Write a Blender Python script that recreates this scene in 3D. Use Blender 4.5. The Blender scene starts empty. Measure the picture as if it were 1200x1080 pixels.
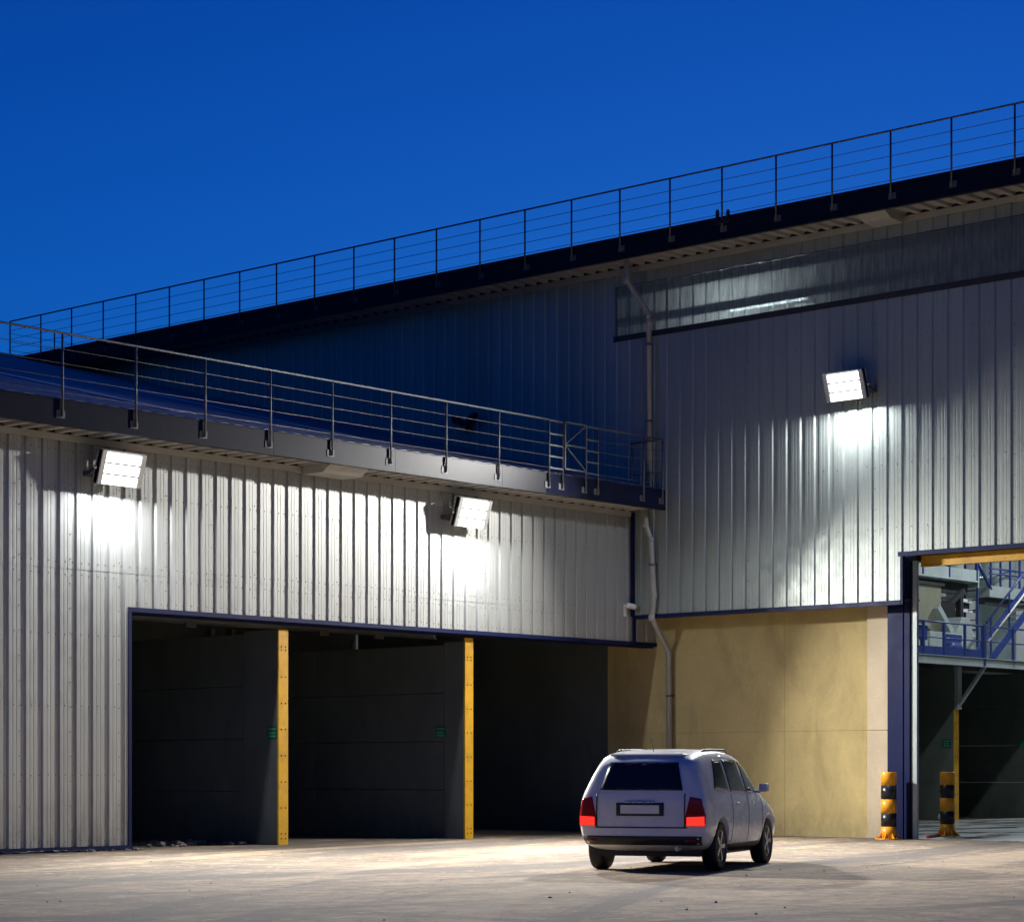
import bpy, bmesh, math, random
from mathutils import Vector, Matrix
from mathutils.bvhtree import BVHTree
random.seed(7)
R = math.radians
sc = bpy.context.scene
col = sc.collection

# ------------------------------------------------------------------ materials
def new_mat(name):
    m = bpy.data.materials.new(name); m.use_nodes = True
    nt = m.node_tree
    return m, nt, nt.nodes['Principled BSDF']

def coords(nt, scale=(1, 1, 1), rot=(0, 0, 0)):
    tc = nt.nodes.new('ShaderNodeTexCoord'); mp = nt.nodes.new('ShaderNodeMapping')
    mp.inputs['Scale'].default_value = scale; mp.inputs['Rotation'].default_value = rot
    nt.links.new(tc.outputs['Object'], mp.inputs['Vector'])
    return mp.outputs['Vector']

def noise(nt, vec, scale, detail=4, rough=.55, dist=0.0):
    n = nt.nodes.new('ShaderNodeTexNoise')
    n.inputs['Scale'].default_value = scale; n.inputs['Detail'].default_value = detail
    n.inputs['Roughness'].default_value = rough; n.inputs['Distortion'].default_value = dist
    nt.links.new(vec, n.inputs['Vector'])
    return n.outputs['Fac']

def ramp(nt, fac, lo, hi, a=0.0, b=1.0):
    r = nt.nodes.new('ShaderNodeMapRange')
    r.inputs['From Min'].default_value = lo; r.inputs['From Max'].default_value = hi
    r.inputs['To Min'].default_value = a; r.inputs['To Max'].default_value = b
    nt.links.new(fac, r.inputs['Value'])
    return r.outputs['Result']

def mixc(nt, fac, a, b, mode='MIX'):
    m = nt.nodes.new('ShaderNodeMix'); m.data_type = 'RGBA'; m.blend_type = mode
    for i, v in ((0, fac), (6, a), (7, b)):
        if hasattr(v, 'is_output'): nt.links.new(v, m.inputs[i])
        elif i == 0: m.inputs[0].default_value = v
        else: m.inputs[i].default_value = (*v[:3], 1)
    return m.outputs[2]

def math_n(nt, op, a, b=0.0):
    m = nt.nodes.new('ShaderNodeMath'); m.operation = op
    for i, v in ((0, a), (1, b)):
        if hasattr(v, 'is_output'): nt.links.new(v, m.inputs[i])
        else: m.inputs[i].default_value = v
    return m.outputs[0]

def bump(nt, bsdf, fac, strength=.2, dist=.01):
    b = nt.nodes.new('ShaderNodeBump'); b.inputs['Strength'].default_value = strength
    b.inputs['Distance'].default_value = dist
    nt.links.new(fac, b.inputs['Height']); nt.links.new(b.outputs['Normal'], bsdf.inputs['Normal'])

def paint(name, c, rough=.45, metal=0.0, var=.12, scale=3.0, dirt=None, dirt_amt=.35, streak=False, bmp=0.0):
    """paint or metal with a soft mottling and, if asked, run-off dirt"""
    m, nt, b = new_mat(name)
    v = coords(nt)
    n = noise(nt, v, scale, 5)
    c2 = tuple(x * (1 - var) for x in c); c1 = tuple(min(1, x * (1 + var)) for x in c)
    cc = mixc(nt, ramp(nt, n, .3, .7), c2, c1)
    if dirt:
        v2 = coords(nt, (5, 5, .35) if streak else (1.4, 1.4, 1.4))
        n2 = noise(nt, v2, 1.6, 6, .65)
        cc = mixc(nt, ramp(nt, n2, .5, .78, 0, dirt_amt), cc, dirt)
    nt.links.new(cc, b.inputs['Base Color'])
    b.inputs['Roughness'].default_value = rough; b.inputs['Metallic'].default_value = metal
    rr = ramp(nt, noise(nt, v, scale * 2.3, 4), .3, .7, max(.05, rough - .07), min(1, rough + .09))
    nt.links.new(rr, b.inputs['Roughness'])
    if bmp: bump(nt, b, noise(nt, v, 60, 3), bmp, .004)
    return m

def cladding_mat(name, c, axis, metal=.35, rough=.42):
    """coil-coated steel: each one-metre sheet a touch different, faint run-off streaks"""
    m, nt, b = new_mat(name)
    tc = nt.nodes.new('ShaderNodeTexCoord')
    sep = nt.nodes.new('ShaderNodeSeparateXYZ'); nt.links.new(tc.outputs['Object'], sep.inputs[0])
    f = math_n(nt, 'FLOOR', math_n(nt, 'ADD', sep.outputs[axis], .02))
    wn = nt.nodes.new('ShaderNodeTexWhiteNoise'); wn.noise_dimensions = '1D'; nt.links.new(f, wn.inputs['W'])
    cc = mixc(nt, wn.outputs['Value'], tuple(x * .89 for x in c), tuple(x * 1.07 for x in c))
    n = noise(nt, coords(nt, (6, 6, .25)), 1.5, 6, .6)
    cc = mixc(nt, ramp(nt, n, .5, .8, 0, .28), cc, tuple(x * .55 for x in c))
    n3 = noise(nt, coords(nt), .6, 4)
    cc = mixc(nt, ramp(nt, n3, .45, .75, 0, .12), cc, (c[0] * .8, c[1] * .74, c[2] * .64))
    splash = math_n(nt, 'MULTIPLY', ramp(nt, sep.outputs[2], .05, 1.1, 1, 0), ramp(nt, noise(nt, coords(nt, (3, 3, 1)), 2, 7, .7), .35, .65))
    cc = mixc(nt, math_n(nt, 'MULTIPLY', splash, .6), cc, (.13, .10, .07))
    nt.links.new(cc, b.inputs['Base Color'])
    b.inputs['Metallic'].default_value = metal
    nt.links.new(ramp(nt, noise(nt, coords(nt), 4, 4), .3, .7, rough - .05, rough + .08), b.inputs['Roughness'])
    bump(nt, b, noise(nt, coords(nt, (1.2, 1.2, .5)), 1.3, 2), .14, .03)
    return m

def concrete_mat(name, c, stain, amt=.5, rough=.85, bmp=.35):
    m, nt, b = new_mat(name)
    v = coords(nt)
    big = noise(nt, v, .55, 5, .6, .4)
    run = noise(nt, coords(nt, (1.3, 1.3, .5)), 1.0, 8, .68, .6)
    fine = noise(nt, v, 22, 5, .7)
    cc = mixc(nt, ramp(nt, big, .35, .68), tuple(x * .82 for x in c), tuple(x * 1.12 for x in c))
    cc = mixc(nt, ramp(nt, run, .46, .74, 0, amt), cc, stain)
    cc = mixc(nt, ramp(nt, fine, .35, .75, 0, .3), cc, tuple(x * .6 for x in c))
    # blow holes
    vo = nt.nodes.new('ShaderNodeTexVoronoi'); vo.inputs['Scale'].default_value = 9
    nt.links.new(v, vo.inputs['Vector'])
    hole = ramp(nt, vo.outputs['Distance'], .05, .09, .6, 0)
    keep = ramp(nt, noise(nt, v, 3.1, 2), .56, .6)
    cc = mixc(nt, math_n(nt, 'MULTIPLY', hole, keep), cc, tuple(x * .25 for x in c))
    tcz = nt.nodes.new('ShaderNodeTexCoord'); sz = nt.nodes.new('ShaderNodeSeparateXYZ'); nt.links.new(tcz.outputs['Object'], sz.inputs[0])
    splash = math_n(nt, 'MULTIPLY', ramp(nt, sz.outputs[2], .0, .7, 1, 0), ramp(nt, noise(nt, coords(nt, (2, 2, 1)), 2, 7, .7), .35, .6))
    cc = mixc(nt, math_n(nt, 'MULTIPLY', splash, .55), cc, tuple(x * .4 for x in c))
    nt.links.new(cc, b.inputs['Base Color'])
    b.inputs['Roughness'].default_value = rough
    bump(nt, b, fine, bmp, .006)
    return m

def emit_mat(name, c, s):
    m = bpy.data.materials.new(name); m.use_nodes = True; nt = m.node_tree
    nt.nodes.clear()
    e = nt.nodes.new('ShaderNodeEmission'); o = nt.nodes.new('ShaderNodeOutputMaterial')
    e.inputs['Color'].default_value = (*c, 1); e.inputs['Strength'].default_value = s
    nt.links.new(e.outputs[0], o.inputs[0])
    return m

M = {}
LED = 4.5
M['clad_x'] = cladding_mat('cladding_low', (.385, .392, .375), 0)
M['clad_y'] = cladding_mat('cladding_tall', (.335, .372, .345), 1)
M['soffit'] = paint('soffit_sheet', (.42, .41, .39), .5, .2, .06, 2, (.2, .18, .15), .25)
M['roof'] = paint('roof_sheet', (.20, .22, .27), .5, .3, .1, .8, (.1, .1, .11), .3)
M['rooflight'] = paint('rooflight_sheet', (.5, .52, .55), .35, 0, .08, 2)
M['navy'] = paint('navy_paint', (.006, .011, .058), .5, 0, .15, 1.5, (.03, .03, .035), .15, True)
M['navy'].node_tree.nodes['Principled BSDF'].inputs['Specular IOR Level'].default_value = .16
M['navy_fascia'] = paint('navy_fascia', (.005, .007, .02), .27, .0, .08, 1.2, (.03, .03, .035), .15, True)
_n = M['navy_fascia'].node_tree; _n.links.remove(_n.nodes['Principled BSDF'].inputs['Roughness'].links[0]); _n.nodes['Principled BSDF'].inputs['Roughness'].default_value = .37; _n.nodes['Principled BSDF'].inputs['Specular IOR Level'].default_value = .13
M['navy_matt'] = paint('navy_matt_paint', (.006, .009, .034), .75, 0, .12, 1.5)
M['navy_matt'].node_tree.nodes['Principled BSDF'].inputs['Specular IOR Level'].default_value = .12
M['blue'] = paint('blue_paint', (.025, .05, .22), .4, 0, .15, 3)
M['galv'] = paint('galvanised_steel', (.11, .118, .13), .55, .3, .12, 8)
M['wire'] = paint('wire_rope', (.10, .105, .11), .5, .5, .1, 8)
M['pipe'] = paint('pipe_grey', (.34, .335, .32), .5, .1, .08, 3, (.15, .13, .1), .3, True)
M['conc'] = concrete_mat('buff_concrete', (.54, .425, .19), (.23, .18, .075), .5)
M['conc2'] = concrete_mat('pale_pilaster_concrete', (.60, .50, .35), (.36, .30, .2), .3)
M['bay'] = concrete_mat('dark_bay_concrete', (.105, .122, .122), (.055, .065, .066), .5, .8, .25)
M['bay_green'] = concrete_mat('green_grey_bay_concrete', (.12, .15, .138), (.07, .09, .085), .5, .75, .25)
M['dark'] = paint('dark_steel', (.035, .037, .04), .6, .2, .15, 2)
M['beam'] = paint('beam_grey', (.34, .35, .35), .6, .1, .15, 3)
M['black'] = paint('black_rubber', (.012, .012, .013), .6, 0, .2, 4)
M['yellow'] = paint('yellow_paint', (.62, .33, .010), .5, 0, .1, 4, (.16, .10, .03), .7)
M['orange'] = paint('orange_yellow_paint', (.85, .36, .012), .4, 0, .08, 5, (.22, .12, .04), .55)
M['blackband'] = paint('black_band_paint', (.016, .016, .018), .3, 0, .15, 3, (.08, .07, .06), .3)
M['lamp_body'] = paint('lamp_casting', (.55, .55, .54), .45, .3, .06, 6)
M['lamp_rib'] = paint('lamp_rib', (.16, .16, .16), .5, .3, .06, 6)
M['led'] = emit_mat('led_panel', (.97, .985, 1.0), LED)
M['bay_lamp'] = emit_mat('bay_lamp_glow', (.93, .97, 1.0), 14.0)
M['tube'] = emit_mat('lamp_tube', (.9, .97, 1.0), 70.0)
M['sign'] = paint('sign_green', (.004, .10, .045), .5, 0, .05, 3)
M['sign_text'] = paint('sign_lettering', (.08, .38, .2), .5, 0, .05, 3)
M['plant'] = paint('plant_grey_green', (.40, .46, .46), .45, .1, .1, 2, (.2, .22, .2), .3, True)
M['tan'] = paint('hopper_olive', (.32, .32, .24), .5, 0, .1, 2, (.16, .16, .12), .4, True)
M['white'] = paint('white_plastic', (.72, .72, .7), .4, 0, .04, 3)
M['hallwall'] = paint('hall_liner', (.50, .52, .54), .6, .1, .06, 2)
M['red'] = paint('red_rubber', (.45, .03, .03), .5, 0, .1, 5)
M['scrap'] = paint('grey_film', (.06, .075, .075), .4, 0, .2, 6)
M['stone'] = paint('stone', (.20, .165, .125), .9, 0, .35, 9)
M['chrome'] = paint('bright_metal', (.6, .6, .6), .25, .9, .05, 8)

def translucent_mat():
    m = bpy.data.materials.new('grp_sheet'); m.use_nodes = True; nt = m.node_tree; nt.nodes.clear()
    o = nt.nodes.new('ShaderNodeOutputMaterial')
    tr = nt.nodes.new('ShaderNodeBsdfTransparent'); tr.inputs[0].default_value = (.62, .68, .69, 1)
    tl = nt.nodes.new('ShaderNodeBsdfTranslucent')
    df = nt.nodes.new('ShaderNodeBsdfDiffuse')
    gl = nt.nodes.new('ShaderNodeBsdfGlossy'); gl.inputs['Roughness'].default_value = .3
    v = coords(nt, (1, 7, .8))
    n = noise(nt, v, 2.2, 6, .65)
    c = mixc(nt, ramp(nt, n, .35, .7), (.40, .43, .43), (.80, .83, .82))
    nt.links.new(c, tl.inputs[0])
    df.inputs[0].default_value = (.23, .235, .23, 1)
    m1 = nt.nodes.new('ShaderNodeMixShader'); m1.inputs[0].default_value = .3
    nt.links.new(tl.outputs[0], m1.inputs[1]); nt.links.new(df.outputs[0], m1.inputs[2])
    m2 = nt.nodes.new('ShaderNodeMixShader')
    nt.links.new(ramp(nt, noise(nt, v, 5, 4), .3, .7, .06, .22), m2.inputs[0])
    nt.links.new(m1.outputs[0], m2.inputs[1]); nt.links.new(tr.outputs[0], m2.inputs[2])
    m3 = nt.nodes.new('ShaderNodeMixShader'); m3.inputs[0].default_value = .06
    nt.links.new(m2.outputs[0], m3.inputs[1]); nt.links.new(gl.outputs[0], m3.inputs[2])
    nt.links.new(m3.outputs[0], o.inputs[0])
    return m
M['grp'] = translucent_mat()

def ground_mat():
    m, nt, b = new_mat('yard_concrete')
    v = coords(nt)
    tc = nt.nodes.new('ShaderNodeTexCoord'); sep = nt.nodes.new('ShaderNodeSeparateXYZ')
    nt.links.new(tc.outputs['Object'], sep.inputs[0])
    x, y = sep.outputs[0], sep.outputs[1]
    # curved wheel tracks: bands of constant distance from turning points in the yard
    def arcs(cx, cy, sc_r, sc_t, det=5):
        dx = math_n(nt, 'SUBTRACT', x, cx); dy = math_n(nt, 'SUBTRACT', y, cy)
        r = math_n(nt, 'SQRT', math_n(nt, 'ADD', math_n(nt, 'MULTIPLY', dx, dx), math_n(nt, 'MULTIPLY', dy, dy)))
        t = math_n(nt, 'ARCTAN2', dy, dx)
        cmb = nt.nodes.new('ShaderNodeCombineXYZ')
        nt.links.new(math_n(nt, 'MULTIPLY', r, sc_r), cmb.inputs[0])
        nt.links.new(math_n(nt, 'MULTIPLY', math_n(nt, 'MULTIPLY', t, r), sc_t), cmb.inputs[1])
        return noise(nt, cmb.outputs[0], 1.0, det, .62)
    big = noise(nt, v, .16, 5, .6, .3)
    mid = noise(nt, v, .9, 8, .72)
    fine = noise(nt, v, 16, 8, .8)
    a1 = arcs(-14, 20, .55, .05, 9)
    a2 = arcs(6, -62, .42, .03, 9)
    a3 = arcs(-70, -20, 1.3, .05, 8)
    grit = noise(nt, v, 3.2, 10, .78)
    patch_ = noise(nt, v, .33, 8, .68, .5)
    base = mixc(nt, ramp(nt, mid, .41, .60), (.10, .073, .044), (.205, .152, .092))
    # light painted in: darker beside the buildings, paler further out, levelling the lamp falloff
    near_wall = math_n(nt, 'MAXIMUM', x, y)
    lamp_fill = math_n(nt, 'ADD', near_wall, ramp(nt, big, .3, .7, -4.5, 4.5))
    base = mixc(nt, ramp(nt, lamp_fill, -14, -5, .6, 0), base, mixc(nt, ramp(nt, mid, .41, .60), (.34, .235, .145), (.64, .46, .30)))
    base = mixc(nt, ramp(nt, patch_, .50, .62, 0, .6), base, (.17, .135, .105))
    base = mixc(nt, ramp(nt, a1, .52, .60, 0, .85), base, (.10, .08, .064))
    base = mixc(nt, ramp(nt, a2, .52, .60, 0, .85), base, (.10, .08, .066))
    base = mixc(nt, ramp(nt, a3, .55, .62, 0, .75), base, (.12, .095, .075))
    base = mixc(nt, ramp(nt, a2, .46, .34, 0, .35), base, (.40, .31, .21))
    base = mixc(nt, ramp(nt, a1, .45, .33, 0, .3), base, (.40, .31, .20))
    rust = noise(nt, coords(nt, (.5, 1.6, 1)), 1.2, 6, .65)
    base = mixc(nt, ramp(nt, rust, .60, .68, 0, .6), base, (.25, .125, .05))
    blotch = noise(nt, v, 2.4, 4, .6, .3)
    base = mixc(nt, ramp(nt, blotch, .52, .57, 0, .45), base, (.12, .09, .065))
    base = mixc(nt, ramp(nt, blotch, .44, .38, 0, .4), base, (.48, .36, .235))
    speck = noise(nt, v, 6.5, 2, .5)
    base = mixc(nt, ramp(nt, speck, .63, .67, 0, .75), base, (.055, .043, .032))
    base = mixc(nt, ramp(nt, noise(nt, coords(nt, (1, 1, 1)), 5.2, 2, .5), .64, .68, 0, .6), base, (.55, .46, .35))
    base = mixc(nt, ramp(nt, grit, .53, .63, 0, .6), base, (.13, .10, .072))
    base = mixc(nt, ramp(nt, fine, .50, .66, 0, .5), base, (.085, .066, .047))
    base = mixc(nt, ramp(nt, a1, .545, .575, 0, .6), base, (.07, .056, .046))
    base = mixc(nt, ramp(nt, a2, .55, .58, 0, .6), base, (.07, .056, .048))
    base = mixc(nt, ramp(nt, a2, .45, .42, 0, .22), base, (.46, .35, .23))
    vo = nt.nodes.new('ShaderNodeTexVoronoi'); vo.inputs['Scale'].default_value = 1.6
    nt.links.new(v, vo.inputs['Vector'])
    base = mixc(nt, ramp(nt, vo.outputs['Distance'], .03, .07, .8, 0), base, (.04, .034, .028))
    nt.links.new(base, b.inputs['Base Color'])
    b.inputs['Roughness'].default_value = .9
    h = math_n(nt, 'ADD', math_n(nt, 'MULTIPLY', mid, 1.4), math_n(nt, 'MULTIPLY', grit, .8))
    bump(nt, b, h, .55, .02)
    return m
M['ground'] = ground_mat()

def floor_mat():
    m, nt, b = new_mat('hall_floor_wet')
    n = noise(nt, coords(nt, (.5, 1.4, 1)), .8, 5, .6)
    c = mixc(nt, ramp(nt, n, .45, .6), (.36, .38, .39), (.07, .08, .085))
    nt.links.new(c, b.inputs['Base Color'])
    nt.links.new(ramp(nt, n, .4, .62, .5, .15), b.inputs['Roughness'])
    return m
M['floor'] = floor_mat()

# ------------------------------------------------------------------ mesh builder
class MB:
    def __init__(s): s.v = []; s.f = []; s.m = []; s.sm = []
    def add(s, vs, fs, mi=0, smooth=False):
        o = len(s.v); s.v += [tuple(p) for p in vs]
        for f in fs: s.f.append(tuple(i + o for i in f)); s.m.append(mi); s.sm.append(smooth)
        return s
    def box(s, lo, hi, mi=0, M4=None):
        x0, y0, z0 = lo; x1, y1, z1 = hi
        vs = [(x0, y0, z0), (x1, y0, z0), (x1, y1, z0), (x0, y1, z0), (x0, y0, z1), (x1, y0, z1), (x1, y1, z1), (x0, y1, z1)]
        if M4 is not None: vs = [M4 @ Vector(p) for p in vs]
        return s.add(vs, [(0, 3, 2, 1), (4, 5, 6, 7), (0, 1, 5, 4), (1, 2, 6, 5), (2, 3, 7, 6), (3, 0, 4, 7)], mi)
    def tube(s, pts, r, n=10, mi=0, cap=True, radii=None):
        pts = [Vector(p) for p in pts]
        rings = []
        for i, p in enumerate(pts):
            if i == 0: t = pts[1] - p
            elif i == len(pts) - 1: t = p - pts[i - 1]
            else: t = (pts[i + 1] - p).normalized() + (p - pts[i - 1]).normalized()
            t.normalize()
            ref = Vector((0, 0, 1)) if abs(t.z) < .95 else Vector((1, 0, 0))
            u = t.cross(ref).normalized(); w = t.cross(u).normalized()
            k = 1.0
            if 0 < i < len(pts) - 1:
                c = (p - pts[i - 1]).normalized().dot((pts[i + 1] - p).normalized())
                k = 1 / max(.5, math.sqrt((1 + c) / 2))
            rr = (radii[i] if radii else r)
            rings.append([p + (u * math.cos(a) + w * math.sin(a)) * rr for a in [2 * math.pi * j / n for j in range(n)]])
        vs = [q for ring in rings for q in ring]; fs = []
        for i in range(len(pts) - 1):
            for j in range(n):
                fs.append((i * n + j, i * n + (j + 1) % n, (i + 1) * n + (j + 1) % n, (i + 1) * n + j))
        s.add(vs, fs, mi, True)
        if cap:
            o = len(s.v) - len(vs)
            s.f.append(tuple(o + j for j in reversed(range(n)))); s.m.append(mi); s.sm.append(False)
            s.f.append(tuple(o + (len(pts) - 1) * n + j for j in range(n))); s.m.append(mi); s.sm.append(False)
        return s
    def bar(s, p0, p1, w, h, mi=0, up=(0, 0, 1)):
        p0 = Vector(p0); p1 = Vector(p1); t = (p1 - p0).normalized(); up = Vector(up)
        if abs(t.dot(up)) > .99: up = Vector((1, 0, 0))
        u = t.cross(up).normalized() * (w / 2); q = u.cross(t).normalized() * (h / 2)
        vs = [p0 - u - q, p0 + u - q, p0 + u + q, p0 - u + q, p1 - u - q, p1 + u - q, p1 + u + q, p1 - u + q]
        return s.add(vs, [(0, 3, 2, 1), (4, 5, 6, 7), (0, 1, 5, 4), (1, 2, 6, 5), (2, 3, 7, 6), (3, 0, 4, 7)], mi)
    def lathe(s, prof, c=(0, 0, 0), n=24, mi=0, M4=None, smooth=True):
        vs = []
        for r, z in prof:
            for j in range(n):
                a = 2 * math.pi * j / n; vs.append(Vector((r * math.cos(a), r * math.sin(a), z)))
        if M4 is not None: vs = [M4 @ p for p in vs]
        vs = [p + Vector(c) for p in vs]; fs = []
        for i in range(len(prof) - 1):
            for j in range(n): fs.append((i * n + j, i * n + (j + 1) % n, (i + 1) * n + (j + 1) % n, (i + 1) * n + j))
        fs2 = [tuple(reversed(range(n))), tuple((len(prof) - 1) * n + j for j in range(n))]
        s.add(vs, fs, mi, smooth); o = len(s.v) - len(vs)
        for f in fs2: s.f.append(tuple(i + o for i in f)); s.m.append(mi); s.sm.append(False)
        return s
    def prism(s, poly, d, mi=0):
        """poly: 3D points of a planar outline, d: extrusion vector"""
        n = len(poly); d = Vector(d)
        vs = [Vector(p) for p in poly] + [Vector(p) + d for p in poly]
        fs = [tuple(reversed(range(n))), tuple(range(n, 2 * n))] + [(i, (i + 1) % n, n + (i + 1) % n, n + i) for i in range(n)]
        return s.add(vs, fs, mi)
    def build(s, name, mats, parent=None, loc=None, bevel=0.0, fix=True):
        if not isinstance(mats, (list, tuple)): mats = [mats]
        me = bpy.data.meshes.new(name); o = bpy.data.objects.new(name, me); col.objects.link(o)
        origin = Vector(loc) if loc is not None else Vector((0, 0, 0))
        me.from_pydata([tuple(Vector(p) - origin) for p in s.v], [], s.f)
        for m in mats: me.materials.append(m)
        me.polygons.foreach_set('material_index', s.m); me.polygons.foreach_set('use_smooth', s.sm)
        if fix:
            bm = bmesh.new(); bm.from_mesh(me); bmesh.ops.recalc_face_normals(bm, faces=bm.faces); bm.to_mesh(me); bm.free()
        me.update()
        o.location = origin
        if parent is not None:
            o.parent = parent
            o.matrix_parent_inverse = Matrix.Translation(-parent.location) if parent.rotation_euler.z == 0 else Matrix.Identity(4)
        if bevel:
            bv = o.modifiers.new('edge', 'BEVEL'); bv.width = bevel; bv.segments = 2; bv.limit_method = 'ANGLE'
        return o

def tag(o, label=None, cat=None, group=None, kind=None):
    if label: o['label'] = label
    if cat: o['category'] = cat
    if group: o['group'] = group
    if kind: o['kind'] = kind
    return o

def thing(name, label, cat, loc=(0, 0, 0), group=None, rotz=0):
    o = bpy.data.objects.new(name, None); col.objects.link(o); o.location = loc; o.rotation_euler = (0, 0, rotz)
    o.empty_display_size = .3
    return tag(o, label, cat, group)

def kids(o): return [c for c in col.objects if c.parent == o]
def copy_tree(o, parent=None):
    c = o.copy(); col.objects.link(c)
    if parent is not None: c.parent = parent
    for ch in kids(o): copy_tree(ch, c)
    return c

# ------------------------------------------------------------------ profiled sheet
PITCH = 1 / 3.0
PROF = [(0.0, 0.0), (.080, 0.0), (.105, .032), (.158, .032), (.163, .029), (.178, .029), (.183, .032),
        (.230, .032), (.235, .029), (.250, .029), (.255, .032), (.308, .032), (PITCH, 0.0)]
SPROF = [(0.0, 0.0), (.105, 0.0), (.125, .06), (.315, .06), (PITCH, 0.0)]
def prof_pts(s0, s1, prof=PROF):
    """profile points between s0 and s1 (global phase, so stacked sheets line up)"""
    out = []; k = math.floor(s0 / PITCH) - 1
    def d_at(s):
        r = s % PITCH
        for (a, da), (b, db) in zip(prof, prof[1:]):
            if a <= r <= b + 1e-9: return da + (db - da) * (r - a) / max(1e-9, b - a)
        return 0.0
    out.append((s0, d_at(s0)))
    while k * PITCH < s1:
        for a, d in prof[:-1]:
            s = k * PITCH + a
            if s0 + 1e-4 < s < s1 - 1e-4: out.append((s, d))
        k += 1
    out.append((s1, d_at(s1)))
    return out

def sheet(mb, s0, s1, e0, e1, place, mi=0, prof=PROF, thick=.0015, off=0.0):
    """profiled sheet: s across the ribs, e along them, place(s, d, e) -> point; a front and a back skin"""
    pts = prof_pts(s0, s1, prof)
    vs = []
    for s, d in pts:
        vs += [place(s, d + off, e0), place(s, d + off, e1), place(s, d + off - thick - .004, e0), place(s, d + off - thick - .004, e1)]
    fs = []
    for i in range(len(pts) - 1):
        a = 4 * i; b = a + 4
        fs += [(a, b, b + 1, a + 1), (a + 2, a + 3, b + 3, b + 2), (a, a + 2, b + 2, b), (a + 1, b + 1, b + 3, a + 3)]
    n = 4 * (len(pts) - 1)
    fs += [(0, 1, 3, 2), (n, n + 2, n + 3, n + 1)]
    mb.add(vs, fs, mi)

def screws(mb, s0, s1, rows, place, mi=1, both=True, r=.011):
    k = math.ceil(s0 / PITCH - .3)
    while k * PITCH + .3 < s1:
        for z in rows:
            for sx, dd in ((.206, .032), (.04, 0.0)) if both else ((.206, .032),):
                s = k * PITCH + sx + random.uniform(-.006, .006); zz = z + random.uniform(-.008, .008)
                if s < s0 or s > s1: continue
                vs = []
                for h, rr in ((.0005, r), (.006, r * .8)):
                    for j in range(6):
                        a = j * math.pi / 3; vs.append(place(s + rr * math.cos(a), dd + h, zz + rr * math.sin(a)))
                mb.add(vs, [tuple(range(6, 12))] + [(j, (j + 1) % 6, 6 + (j + 1) % 6, 6 + j) for j in range(6)], mi)
        k += 1

PL = lambda s, d, e: Vector((s, -d, e))       # low warehouse front: faces -y, ribs vertical
PT = lambda s, d, e: Vector((-d, s, e))       # tall warehouse front: faces -x

# ------------------------------------------------------------------ ground
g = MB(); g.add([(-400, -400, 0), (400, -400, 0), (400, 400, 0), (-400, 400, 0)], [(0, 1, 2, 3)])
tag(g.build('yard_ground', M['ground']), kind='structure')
f = MB(); f.add([(.62, -22, .004), (30, -22, .004), (30, 1.6, .004), (.62, 1.6, .004)], [(0, 1, 2, 3)])
tag(f.build('hall_floor', M['floor']), kind='structure')

# ------------------------------------------------------------------ low warehouse
LX0 = -28.0; RB = 20.5; SL = .245
low = thing('low_warehouse', 'low grey ribbed metal warehouse with open storage bays and navy eaves', 'building', (-14, 0, 0))
w = MB()
sheet(w, LX0, -13.48, .08, 4.62, PL)
sheet(w, LX0, -13.48, 4.59, 6.74, PL, off=.004)
sheet(w, -13.48, .76, 4.03, 4.62, PL)
sheet(w, -13.48, .76, 4.59, 6.74, PL, off=.004)
screws(w, LX0, -13.5, (.18, 1.25, 2.37, 3.53, 4.50), PL)
screws(w, LX0, .7, (4.70, 5.88, 6.5), lambda s, d, e: PL(s, d + .004, e))
screws(w, -13.45, .7, (4.12, 4.50), PL)
for k in range(int(LX0), 1):          # stitched side laps, one every metre
    s = k + .335
    for j in range(16):
        z = .35 + j * .4
        if s > -13.4 and z < 4.1: continue
        dd = .036 * .9 + (.004 if z > 4.6 else 0)
        w.box((s - .035, -dd - .008, z - .007), (s - .022, -dd + .01, z + .007), 1)
w.build('cladding_wall', [M['clad_x'], M['lamp_rib']], low)
w = MB(); w.box((LX0, .01, .08), (-13.5, .16, 6.7)); w.box((-13.5, .01, 4.1), (.74, .16, 6.7))
w.build('inner_lining', M['dark'], low)
w = MB(); w.box((LX0, .17, .05), (LX0 + .2, RB, 7.0)); w.box((LX0, RB - .2, .05), (.7, RB, 11.9)); w.build('side_wall', M['clad_x'], low)
w = MB(); w.box((LX0, -.06, .02), (-13.42, .05, .085)); w.build('base_trim', M['navy'], low)
w = MB()
w.box((-13.5, -.048, 3.96), (.78, .04, 4.035)); w.box((-13.5, .04, 3.93), (.745, .3, 3.965))
w.box((-13.505, -.05, .03), (-13.44, .2, 3.96))
w.build('opening_trim', M['navy'], low)
# eaves
w = MB()
SPL = lambda s, d, e: Vector((s, e, 6.76 + d))
sheet(w, LX0, -.06, -.885, .7, SPL, prof=SPROF)
w.build('soffit', M['soffit'], low)
w = MB(); w.box((LX0, -.075, 6.64), (-.06, -.045, 6.748)); w.build('eaves_flashing', M['soffit'], low)
w = MB(); w.box((LX0, -.04, 6.742), (-.06, -.03, 6.835)); w.build('eaves_gap_dark', M['black'], low)  # added black strip, stands in for the dark inside the soffit rib gaps
w = MB()
xs = [LX0] + [x for x in (-25.9, -22.9, -19.9, -16.95, -14.0, -11.05, -8.07, -5.15, -2.2)] + [-.07]
for x0, x1 in zip(xs, xs[1:]): w.box((x0 + .003, -.905, 6.74), (x1 - .003, -.89, 7.13))
w.box((LX0, -.915, 7.13), (-.07, -.86, 7.142)); w.box((LX0, -.912, 6.728), (-.07, -.80, 6.738))
w.build('fascia', M['navy_fascia'], low)
w = MB(); w.box((-3.86, -.909, 6.742), (-.075, -.9055, 7.128)); w.build('fascia_panel', M['navy_matt'], low)
w = MB()
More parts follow.
